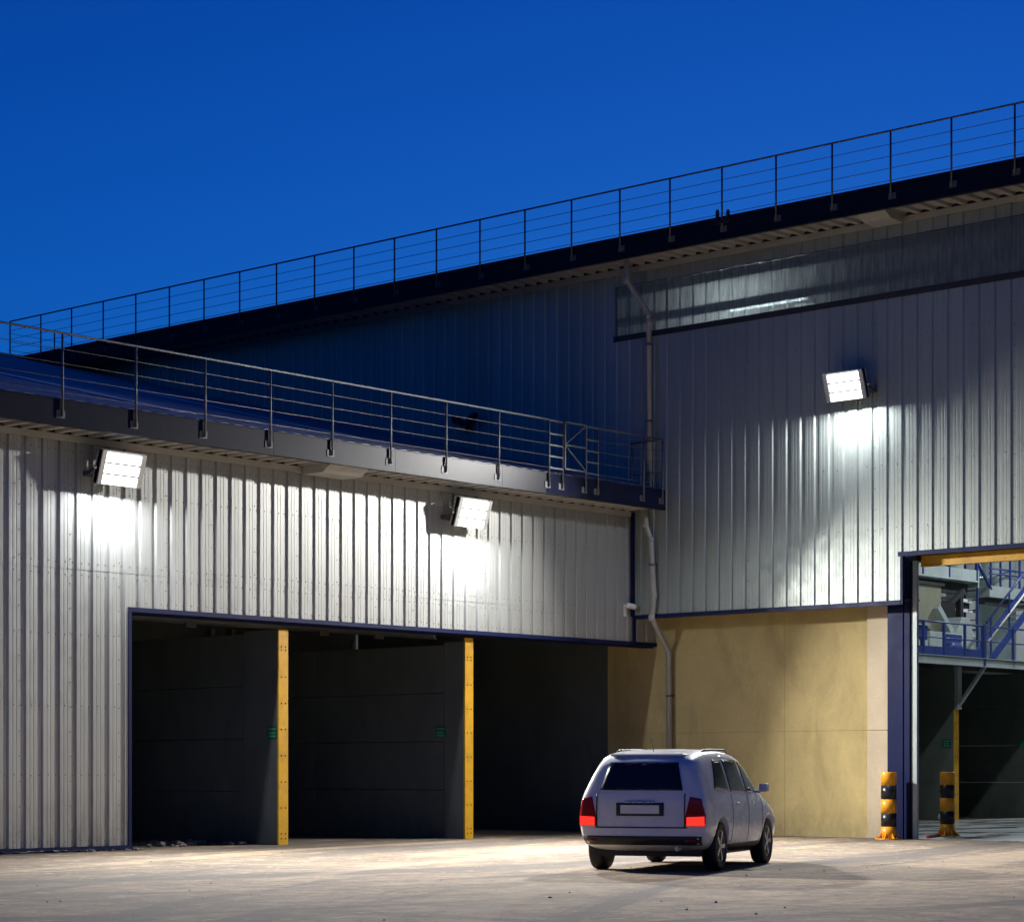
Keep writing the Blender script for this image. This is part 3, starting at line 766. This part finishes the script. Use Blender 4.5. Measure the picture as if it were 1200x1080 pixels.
st = thing('steel_staircase', 'blue steel staircase climbing right from the lower platform', 'stairs', (18.0, 1.2, 4.3))
for y in (1.2, 1.8):
    m = MB(); m.bar((16.9, y, 4.25), (20.4, y, 6.72), .05, .20); m.build('stringer', M['blue'], st)
for a, b, mt in (((16.75, 1.2, 5.30), (20.4, 1.2, 7.92), 'blue'), ((16.75, 1.2, 4.72), (20.4, 1.2, 7.33), 'white')):
    m = MB(); m.tube([a, b], .03, 8); m.build('hand_rail', M[mt], st)
for k in (0, .33, .66, 1): m = MB(); m.bar((17.0 + 3 * k, 1.2, 4.35 + 2.13 * k), (17.0 + 3 * k, 1.2, 5.45 + 2.13 * k), .04, .04); m.build('rail_post', M['blue'], st)
for k in range(13): m = MB(); m.box((17.0 + k * .25, 1.23, 4.36 + k * .177), (17.26 + k * .25, 1.77, 4.39 + k * .177)); m.build('tread', M['plant'], st)
# pipework, ducts and trunking filling the plant
pz = thing('pipe_rack', 'bundle of grey process pipes crossing behind the hopper', 'pipes', (17, 5.5, 4.3))
for k, (z, y, r) in enumerate(((5.35, 5.6, .07), (5.6, 5.5, .05), (5.9, 5.7, .10), (6.15, 5.4, .04), (7.4, 5.8, .12), (7.9, 5.5, .06))):
    m = MB(); m.tube([(14.5, y, z), (24, y, z)] if k % 2 else [(14.5, y, z), (21.3, y, z), (21.7, y, z + .4), (21.7, y, 9.5)], r, 10); m.build('pipe', M['plant' if k % 3 else 'galv'], pz)
for x in (17.2, 19.9, 21.1):
    m = MB(); m.bar((x, 5.95, 4.3), (x, 5.95, 8.3), .1, .1); m.build('support_post', M['dark'], pz)
dc = thing('dust_duct', 'dark elbowed dust duct between the upper platform and the tank', 'duct', (20.5, 6.5, 4.3))
m = MB(); m.tube([(19.2, 6.5, 4.3), (19.2, 6.5, 5.6), (19.6, 6.5, 6.2), (21.6, 6.5, 7.0), (22.4, 6.5, 8.0), (22.4, 6.5, 10)], .32, 16); m.build('duct_tube', M['dark'], dc)
m = MB(); m.box((18.6, 6.2, 4.3), (19.8, 7.0, 5.0)); m.build('fan_casing', M['tan'], dc, bevel=.03)
mt_ = thing('motor_unit', 'dark blue motor unit at the foot of the staircase', 'motor', (16.3, 1.9, 4.29))
m = MB(); m.lathe([(.001, -.3), (.16, -.28), (.18, -.2), (.18, .2), (.14, .3), (.001, .3)], (16.2, 1.9, 4.62), 18, 0, Matrix.Rotation(R(90), 4, 'Y')); m.build('motor_body', M['blue'], mt_)
m = MB(); m.box((15.95, 1.75, 4.29), (16.45, 2.05, 4.46)); m.build('mounting_foot', M['dark'], mt_)
cl = thing('chain_ladder', 'narrow blue access ladder rising past the upper platform', 'ladder', (19.75, 3.2, 4.3))
for y in (3.2, 3.6): m = MB(); m.bar((19.75, y, 4.3), (19.75, y, 8.4), .05, .05); m.build('ladder_rail', M['blue'], cl)
for k in range(14): m = MB(); m.bar((19.75, 3.2, 4.5 + k * .28), (19.75, 3.6, 4.5 + k * .28), .03, .03); m.build('rung', M['blue'], cl)
hp = thing('hopper', 'olive grey sloping hopper with pale chute under the upper platform', 'hopper', (16.4, 2.6, 4.9))
m = MB(); m.add([(12.6, 2.2, 6.3), (16.1, 2.2, 6.3), (16.1, 3.0, 6.3), (12.6, 3.0, 6.3), (16.0, 2.4, 5.1), (16.4, 2.4, 5.1), (16.4, 2.8, 5.1), (16.0, 2.8, 5.1)],
               [(3, 2, 1, 0), (4, 5, 6, 7), (0, 1, 5, 4), (1, 2, 6, 5), (2, 3, 7, 6), (3, 0, 4, 7)]); m.build('hopper_body', M['tan'], hp)
m = MB(); m.bar((15.9, 2.3, 5.75), (16.85, 2.3, 4.9), .3, .16); m.build('chute', M['plant'], hp)
m = MB(); m.box((12.5, 2.15, 6.3), (16.2, 3.05, 6.38)); m.build('rim', M['dark'], hp)
mc = thing('plant_machine', 'pale grey machine with blue panel on the lower platform', 'machine', (16.5, 2.2, 4.3))
m = MB(); m.box((15.2, 2.0, 4.5), (17.6, 3.2, 5.05)); m.box((14.0, 2.0, 4.45), (15.1, 3.0, 4.9)); m.prism([(16.6, 2.02, 5.05), (17.5, 2.02, 5.05), (17.3, 2.02, 5.5), (16.9, 2.02, 5.5)], (0, 1, 0)); m.build('machine_body', M['plant'], mc, bevel=.02)
m = MB(); m.box((16.0, 1.97, 4.82), (16.8, 1.995, 5.0)); m.build('blue_panel', M['blue'], mc)
for x in (14.2, 15.0, 15.5, 17.3): m = MB(); m.box((x, 2.2, 4.29), (x + .12, 2.9, 4.5)); m.build('foot', M['dark'], mc)
m = MB(); m.box((16.9, 3.0, 5.1), (18.2, 3.1, 6.0)); m.build('dark_cover', M['black'], mc)
cbx = thing('control_cabinet', 'blue control cabinet on the lower platform beside the door guide', 'cabinet', (13.4, 1.3, 4.3))
m = MB(); m.box((12.95, 1.2, 4.72), (13.75, 1.5, 5.08)); m.build('cabinet_box', M['blue'], cbx, bevel=.01)
m = MB(); m.box((12.9, 1.15, 5.08), (13.85, 1.55, 5.12)); m.build('cabinet_top', M['plant'], cbx)
for x in (13.0, 13.65): m = MB(); m.box((x, 1.3, 4.29), (x + .06, 1.36, 4.72)); m.build('leg', M['blue'], cbx)
cv = thing('conveyor', 'dark covered conveyor running below the upper platform', 'conveyor', (18, 3.6, 5.9))
m = MB(); m.box((16.4, 3.6, 5.95), (20.0, 4.2, 6.12)); m.build('belt', M['black'], cv)
m = MB(); m.box((16.4, 3.5, 6.13), (20.0, 3.58, 6.22)); m.box((16.4, 3.5, 5.85), (20.0, 3.58, 5.94)); m.build('side_rail', M['white'], cv)
for x in (17.0, 19.4): m = MB(); m.box((x, 3.65, 4.3), (x + .08, 3.73, 5.95)); m.build('leg', M['plant'], cv)

def hall_lamp(label, x, y, z, power):
    t = thing('hall_lamp', label, 'ceiling lamp', (x, y, z), 'hall ceiling lamps')
    m = MB(); m.lathe([(.08, .3), (.12, .28), (.3, .02), (.3, 0)], (x, y, z), 20); m.build('reflector', M['lamp_body'], t, (x, y, z))
    m = MB(); m.lathe([(.26, -.004), (.26, .01)], (x, y, z), 20); m.build('lens', M['bay_lamp'], t, (x, y, z))
    m = MB(); m.tube([(x, y, z + .29), (x, y, 12.15)], .012, 6); m.build('suspension_rod', M['galv'], t, (x, y, z))
    ld = bpy.data.lights.new('hall_lamp_light', 'SPOT'); ld.energy = power; ld.spot_size = R(165); ld.spot_blend = .5; ld.shadow_soft_size = .24; ld.color = (.90, .97, 1.0)
    lo = bpy.data.objects.new('hall_lamp_light', ld); col.objects.link(lo); lo.parent = t; lo.location = (0, 0, -.02)
HP = 1700
bt = thing('batten_lamp', 'lit tube lamp glowing behind the window strip', 'tube lamp', (1.2, -2.6, 10.95))
m = MB(); m.box((1.12, -3.6, 11.0), (1.28, -1.6, 11.06)); m.build('batten', M['lamp_body'], bt)
m = MB(); m.tube([(1.2, -3.55, 10.96), (1.2, -1.65, 10.96)], .035, 10); m.build('tube', M['tube'], bt)
m = MB(); m.bar((1.2, -3.3, 11.06), (1.2, -3.3, 12.15), .02, .02); m.build('hanger', M['galv'], bt)
m = MB(); m.bar((1.2, -1.9, 11.06), (1.2, -1.9, 12.15), .02, .02); m.build('hanger', M['galv'], bt)
hall_lamp('hall ceiling lamp hanging just behind the window strip', 2.6, -2.6, 11.15, HP * .5)
hall_lamp('hall ceiling lamp hanging in the middle of the hall before the platform', 10.5, -4.5, 10.6, HP)
hall_lamp('hall ceiling lamp hanging over the far plant tanks', 19.5, -1.5, 10.6, HP * 1.6)
hall_lamp('hall ceiling lamp hanging above the rear of the platform', 23.0, 7.5, 10.8, HP * 1.2)

# things on the floor
m = MB(); m.tube([(1.15, -6.42, .03), (1.45, -6.28, .03), (1.75, -6.22, .03), (2.0, -6.08, .03), (2.2, -6.06, .03)], .03, 8)
tag(m.build('red_hose', M['red']), 'short red hose lying on the floor at the door edge', 'hose')
m = MB(); m.lathe([(.02, .0), (.13, .03), (.15, .10), (.10, .19), (.03, .24)], (15.45, 1.75, .004), 14); tag(m.build('white_sack', M['white']), 'small white sack at the foot of the inner partition', 'sack')
for (x, y, s, lab) in ((-15.6, -.12, .30, 'crumpled grey film scrap under the low cladding'), (-14.7, -.16, .24, 'smaller dark scrap beneath the cladding nearer the bay corner')):
    bm = bmesh.new(); bmesh.ops.create_grid(bm, x_segments=12, y_segments=8, size=1)
    rn = random.Random(int(x * 10))
    for v in bm.verts:
        v.co = Vector((x + v.co.x * s * 1.6, y + .13 + v.co.y * s * .3, .008 + .03 * abs(math.sin(v.co.x * 5 + rn.random())) * abs(math.cos(v.co.y * 4)) + rn.random() * .015))
    me = bpy.data.meshes.new('plastic_scrap'); bm.to_mesh(me); bm.free(); o = bpy.data.objects.new('plastic_scrap', me); col.objects.link(o); me.materials.append(M['scrap'] if s > .25 else M['dark'])
    tag(o, lab, 'scrap')
def stones(name, spots, label):
    m = MB()
    for x, y, r in spots:
        bm = bmesh.new(); bmesh.ops.create_icosphere(bm, subdivisions=1, radius=r)
        sx, sy, sz = random.uniform(.7, 1.3), random.uniform(.7, 1.3), random.uniform(.4, .8); a = random.random() * 6
        vs = []
        for v in bm.verts:
            k = random.uniform(.8, 1.2); p = Vector((v.co.x * sx * k, v.co.y * sy * k, v.co.z * sz * k)); vs.append((x + p.x * math.cos(a) - p.y * math.sin(a), y + p.x * math.sin(a) + p.y * math.cos(a), r * .3 + p.z))
        m.add(vs, [tuple(v.index for v in f.verts) for f in bm.faces]); bm.free()
    return tag(m.build(name, M['stone']), label, kind='stuff')
sp_ = []
for i in range(500):
    x = random.uniform(-27, 8); y = random.uniform(-24, -1)
    if x > -.5 and y > -6: continue
    sp_.append((x, y, .005 + .014 * random.random() ** 4))
stones('loose_grit', sp_, 'loose grit and pebbles scattered over the yard')
stones('rubble', [(random.uniform(-13.3, -10.3), random.uniform(.5, 2.6), random.uniform(.03, .10)) for _ in range(70)] + [(random.uniform(-14.6, -13.2), random.uniform(-.15, .1), random.uniform(.02, .05)) for _ in range(25)], 'small rubble on the floor of the first bay')

# ------------------------------------------------------------------ the car
M['car_paint'] = paint('car_paint', (.78, .79, .80), .28, .0, .03, 1.5, (.35, .33, .3), .12)
M['car_paint'].node_tree.nodes['Principled BSDF'].inputs['Coat Weight'].default_value = .6
M['glass_dark'] = paint('tinted_glass', (.012, .014, .017), .06, 0, .05, 2)
M['trim_black'] = paint('trim_black', (.02, .02, .021), .5, 0, .1, 6)
M['tail_red'] = emit_mat('tail_lamp_lit', (1.0, .03, .02), 1.5)
M['tail_dark'] = paint('tail_lens', (.25, .008, .008), .15, 0, .05, 4)
M['rim'] = paint('alloy', (.5, .5, .51), .3, .8, .06, 5)
M['plate'] = paint('plate_white', (.85, .85, .78), .45, 0, .04, 5)
def build_car(loc, heading):
    car = thing('passenger_car', 'pale car with lit red tail lamps crossing the yard before the buff concrete wall', 'car', loc, rotz=heading)
    def add(mb, name, mat, par=car, bevel=0):
        o = mb.build(name, mat, None, bevel=bevel); o.parent = par; return o
    # x forward from the tail, z up; a cage of half sections, bottom centre to roof centre
    # station: x, width, sill z, mid z, belt z, belt inset, roof z, roof half width
    S = [(.02, .80, .42, .66, .98, .94, 1.40, .52), (.10, .875, .30, .66, 1.00, .955, 1.475, .56), (.45, .895, .24, .66, 1.00, .955, 1.565, .59),
         (1.0, .90, .22, .66, .99, .955, 1.60, .61), (1.7, .90, .21, .66, .98, .955, 1.61, .62), (2.4, .90, .21, .66, .97, .955, 1.56, .61),
         (2.75, .90, .21, .66, .965, .95, 1.47, .60), (3.25, .895, .21, .65, .95, .94, 1.10, .66), (3.5, .89, .22, .64, .90, .93, .985, .66),
         (4.0, .86, .24, .60, .80, .90, .90, .60), (4.3, .78, .28, .55, .70, .86, .79, .5), (4.38, .66, .34, .5, .62, .85, .70, .42)]
    rings = []
    for i, (x, w, zs, zm, zb, bi, zr, rw) in enumerate(S):
        sl = max(0, 1 - i / 3.0)                      # the raked tailgate
        def X(z): return x + sl * max(0, z - 1.0) * .42
        rings.append([(x, 0, zs), (x, w * .80, zs), (x, w * .97, zs + .10), (x, w, zm), (x, w * .985, zb - .10), (X(zb), w * bi, zb),
                      (X(zr - .10), rw + .10, zr - .10), (X(zr - .01), rw, zr - .015), (X(zr), rw * .55, zr), (X(zr), 0, zr + .008)])
    bm = bmesh.new(); grid = []
    for r_ in rings:
        half = [bm.verts.new(p) for p in r_]
        other = [None] + [bm.verts.new((p[0], -p[1], p[2])) for p in r_[1:-1]] + [None]
        grid.append((half, other))
    n = len(rings[0])
    L = [g_[0] for g_ in grid]; Rr = [[g_[0][0]] + g_[1][1:-1] + [g_[0][-1]] for g_ in grid]
    for i in range(len(S) - 1):
        for j in range(n - 1):
            bm.faces.new((L[i][j], L[i][j + 1], L[i + 1][j + 1], L[i + 1][j])); bm.faces.new((Rr[i][j], Rr[i + 1][j], Rr[i + 1][j + 1], Rr[i][j + 1]))
    for e in (0, len(S) - 1):                         # tail and nose: rows of quads across
        mid = []
        for j in range(n):
            if j in (0, n - 1): mid.append(L[e][j])
            else: mid.append(bm.verts.new((L[e][j].co.x + (-.05 if e == 0 else .05), 0, L[e][j].co.z)))
        for j in range(n - 1):
            for a, b, c, d in ((L[e][j], L[e][j + 1], mid[j + 1], mid[j]), (mid[j], mid[j + 1], Rr[e][j + 1], Rr[e][j])):
                q = []
                for v in (a, b, c, d):
                    if v not in q: q.append(v)
                if len(q) >= 3: bm.faces.new(q)
    bmesh.ops.recalc_face_normals(bm, faces=bm.faces)
    me = bpy.data.meshes.new('body'); bm.to_mesh(me); bm.free()
    for p in me.polygons: p.use_smooth = True
    tmp = bpy.data.objects.new('body', me); col.objects.link(tmp)
    sb = tmp.modifiers.new('s', 'SUBSURF'); sb.levels = 3; sb.render_levels = 3
    dg = bpy.context.evaluated_depsgraph_get()
    full = bpy.data.meshes.new_from_object(tmp.evaluated_get(dg), depsgraph=dg)
    fb = bmesh.new(); fb.from_mesh(full); bvh = BVHTree.FromBMesh(fb); fb.free()
    # wheel arches cut out
    cut = []
    for wx in (.82, 3.42):
        for s in (-1, 1):
            m = MB(); m.lathe([(.375, -.22), (.375, .3)], (0, 0, 0), 40, 0, Matrix.Translation((wx, s * .80, .335)) @ Matrix.Rotation(R(-90 * s), 4, 'X'))
            c = m.build('cutter', M['trim_black']); cut.append(c)
            b = tmp.modifiers.new('b', 'BOOLEAN'); b.operation = 'DIFFERENCE'; b.object = c; b.solver = 'EXACT'
    dg = bpy.context.evaluated_depsgraph_get()
    bme = bpy.data.meshes.new_from_object(tmp.evaluated_get(dg), depsgraph=dg)
    tmp.modifiers.clear(); tmp.data = bme; bme.materials.clear(); bme.materials.append(M['car_paint'])
    for c in cut: bpy.data.objects.remove(c)
    for p in bme.polygons: p.use_smooth = True
    tmp.parent = car; tmp.name = 'body'
    def patch(name, outline, axis, sign, mat, off=.004, par=car, n=10, smooth=True, cell=.07):
        """outline in the plane across the axis, thrown onto the body's skin and lifted off it"""
        b = bmesh.new(); vs = []
        for u, v in outline: vs.append(b.verts.new((u, v, 0)))
        b.faces.new(vs)
        bmesh.ops.triangulate(b, faces=b.faces[:])
        for _ in range(4):
            le = [e for e in b.edges if e.calc_length() > cell]
            if not le: break
            bmesh.ops.subdivide_edges(b, edges=le, cuts=1); bmesh.ops.triangulate(b, faces=[f for f in b.faces if len(f.verts) > 3])
        for v in b.verts:
            u, w_ = v.co.x, v.co.y
            if axis == 'y': o_ = Vector((u, sign * 3, w_)); d = Vector((0, -sign, 0))
            else: o_ = Vector((-3 if sign < 0 else 8, u, w_)); d = Vector((1 if sign < 0 else -1, 0, 0))
            h, nn, _, _ = bvh.ray_cast(o_, d)
            if h is None: h = o_ + d * (3 if axis == 'x' else 2.2); nn = -d
            if nn.dot(d) > 0: nn = -nn
            v.co = h + nn * off
        bmesh.ops.recalc_face_normals(b, faces=b.faces)
        mm = bpy.data.meshes.new(name); b.to_mesh(mm); b.free(); mm.materials.append(mat)
        for p in mm.polygons: p.use_smooth = smooth
        o = bpy.data.objects.new(name, mm); col.objects.link(o); o.parent = par
        sol = o.modifiers.new('t', 'SOLIDIFY'); sol.thickness = .006; sol.offset = -1
        return o
    patch('rear_window', [(-.56, 1.06), (.56, 1.06), (.52, 1.20), (.46, 1.42), (-.46, 1.42), (-.52, 1.20)], 'x', -1, M['glass_dark'])
    patch('windscreen', [(-.66, 1.03), (.66, 1.03), (.54, 1.45), (-.54, 1.45)], 'x', 1, M['glass_dark'])
    for s in (-1, 1):
        patch('side_window', [(.62, 1.08), (1.32, 1.04), (1.32, 1.47), (.95, 1.46)], 'y', s, M['glass_dark'])
        patch('side_window', [(1.40, 1.04), (2.20, 1.02), (2.20, 1.46), (1.40, 1.47)], 'y', s, M['glass_dark'])
        patch('side_window', [(2.27, 1.02), (3.05, 1.02), (2.66, 1.40), (2.27, 1.45)], 'y', s, M['glass_dark'])
        patch('sill_trim', [(1.22, .24), (3.02, .24), (3.02, .34), (1.22, .34)], 'y', s, M['trim_black'], .008)
        for x0 in (1.36, 2.24, 3.04):
            patch('door_seam', [(x0 - .009, .36), (x0 + .009, .36), (x0 + .009, 1.0), (x0 - .009, 1.0)], 'y', s, M['trim_black'], .0025)
        for x0 in (1.48, 2.36):
            m = MB(); m.box((x0, s * .893 - .012, .86), (x0 + .17, s * .893 + .022 * s + (.012 if s > 0 else -.0), .89)); add(m, 'door_handle', M['car_paint'], bevel=.008)
        m = MB(); m.box((2.86, min(s * .87, s * 1.0), 1.02), (2.98, max(s * .87, s * 1.0), 1.14)); m.box((2.88, min(s * .80, s * .9), 1.0), (2.95, max(s * .80, s * .9), 1.05)); add(m, 'mirror', M['car_paint'], bevel=.02)
        tl = patch('tail_lamp', [(s * .60, .60), (s * .60, .72), (s * .66, .98), (s * .80, .95), (s * .845, .74), (s * .84, .60)], 'x', -1, M['tail_dark'], .006, cell=.03)
        patch('lit_lens', [(s * .62, .605), (s * .62, .715), (s * .83, .725), (s * .83, .605)], 'x', -1, M['tail_red'], .014, tl, cell=.03)
    patch('bumper_trim', [(-.78, .36), (.78, .36), (.80, .47), (-.80, .47)], 'x', -1, M['trim_black'], .006)
    patch('tailgate_seam', [(-.62, .572), (.62, .572), (.62, .59), (-.62, .59)], 'x', -1, M['trim_black'], .003)
    patch('plate_recess', [(-.32, .73), (.32, .73), (.32, .90), (-.32, .90)], 'x', -1, M['trim_black'], .005)
    patch('number_plate', [(-.26, .76), (.26, .76), (.26, .87), (-.26, .87)], 'x', -1, M['plate'], .012, smooth=False)
    patch('tailgate_handle', [(-.20, .90), (.20, .90), (.20, .925), (-.20, .925)], 'x', -1, M['chrome'], .012)
    for s in (-1, 1):
        patch('tailgate_edge', [(s * .585, .59), (s * .60, .59), (s * .60, 1.02), (s * .585, 1.02)], 'x', -1, M['trim_black'], .003)
        patch('reflector', [(s * .60, .40), (s * .72, .40), (s * .72, .43), (s * .60, .43)], 'x', -1, M['tail_dark'], .014)
    m = MB(); m.tube([(-.03, -.5, .31), (.3, -.5, .31)], .03, 12); add(m, 'exhaust_pipe', M['chrome'])
    m = MB(); m.box((.30, -.5, 1.505), (.52, .5, 1.535)); add(m, 'roof_spoiler', M['car_paint'], bevel=.012)
    m = MB(); m.bar((.27, -.02, 1.07), (.36, .34, 1.10), .02, .02); add(m, 'rear_wiper', M['trim_black'])
    for s in (-1, 1):
        m = MB(); m.tube([(.85, s * .58, 1.545), (.98, s * .58, 1.59), (2.05, s * .58, 1.60), (2.25, s * .58, 1.53)], .014, 8); add(m, 'roof_rail', M['trim_black'])
    m = MB(); m.tube([(.62, 0, 1.57), (.50, 0, 1.74)], .006, 6); add(m, 'aerial', M['trim_black'])
    m = MB(); m.box((.3, -.72, .20), (4.1, .72, .30)); add(m, 'underbody', M['trim_black'])
    for wx in (.82, 3.42):
        for s in (-1, 1):
            T = Matrix.Translation((wx, s * .775, .325)) @ Matrix.Rotation(R(-90 * s), 4, 'X')
            wh = MB(); wh.lathe([(.21, -.10), (.30, -.10), (.322, -.07), (.325, .06), (.312, .095), (.225, .10), (.215, .08)], (0, 0, 0), 40, 0, T)
            w0 = add(wh, 'wheel', M['black'])
            rm = MB(); rm.lathe([(.215, .04), (.215, .085), (.20, .092), (.19, .06), (.05, .055), (.045, .085), (.001, .085)], (0, 0, 0), 32, 0, T)
            for k in range(5):
                a = k * 2 * math.pi / 5; rm.bar(T @ Vector((.04 * math.cos(a), .04 * math.sin(a), .075)), T @ Vector((.2 * math.cos(a), .2 * math.sin(a), .085)), .05, .02, 0, up=(0, s, 0))
            add(rm, 'rim', M['rim'], w0)
    return car
build_car((-14.40, -11.55, 0), math.atan2(.368, .929))


# ------------------------------------------------------------------ sky and light
wd = bpy.data.worlds.new('World'); sc.world = wd; wd.use_nodes = True; nt = wd.node_tree
bg = nt.nodes['Background']
sky = nt.nodes.new('ShaderNodeTexSky'); sky.sky_type = 'NISHITA'; sky.sun_disc = False
SUN_EL, SUN_ROT = R(1.0), R(58)
sky.sun_elevation = SUN_EL; sky.sun_rotation = SUN_ROT; sky.ozone_density = 6.0; sky.air_density = 1.0; sky.dust_density = .3
# the dusk sky deepens upward and away from the afterglow
tcw = nt.nodes.new('ShaderNodeTexCoord'); sw = nt.nodes.new('ShaderNodeSeparateXYZ'); nt.links.new(tcw.outputs['Generated'], sw.inputs[0])
glow = math_n(nt, 'ADD', math_n(nt, 'MULTIPLY', sw.outputs[0], -.663), math_n(nt, 'MULTIPLY', sw.outputs[1], .749))
hgt = math_n(nt, 'ADD', sw.outputs[2], math_n(nt, 'MULTIPLY', glow, .35))
tint = mixc(nt, ramp(nt, hgt, .0, .42), (.155, .70, 1.08), (.085, .46, .76))
mx = mixc(nt, 1.0, sky.outputs['Color'], tint, 'MULTIPLY')
nt.links.new(mx, bg.inputs['Color']); bg.inputs['Strength'].default_value = .38

# ------------------------------------------------------------------ camera
cam = bpy.data.cameras.new('camera'); co = bpy.data.objects.new('camera', cam); col.objects.link(co)
co.location = (-37.66, -29.91, 1.3)
co.rotation_euler = (R(90), 0, -math.atan2(.749, .6626))
cam.sensor_width = 36; cam.lens = 36 * 2675 / 1200; cam.shift_y = 364 / 1200
cam.clip_end = 2000; cam.clip_start = .5
sc.camera = co
vs_ = sc.view_settings; vs_.view_transform = 'Standard'; vs_.look = 'None'; vs_.exposure = 0; vs_.gamma = 1
sc.cycles.use_denoising = True
sc.cycles.max_bounces = 6; sc.cycles.transparent_max_bounces = 8
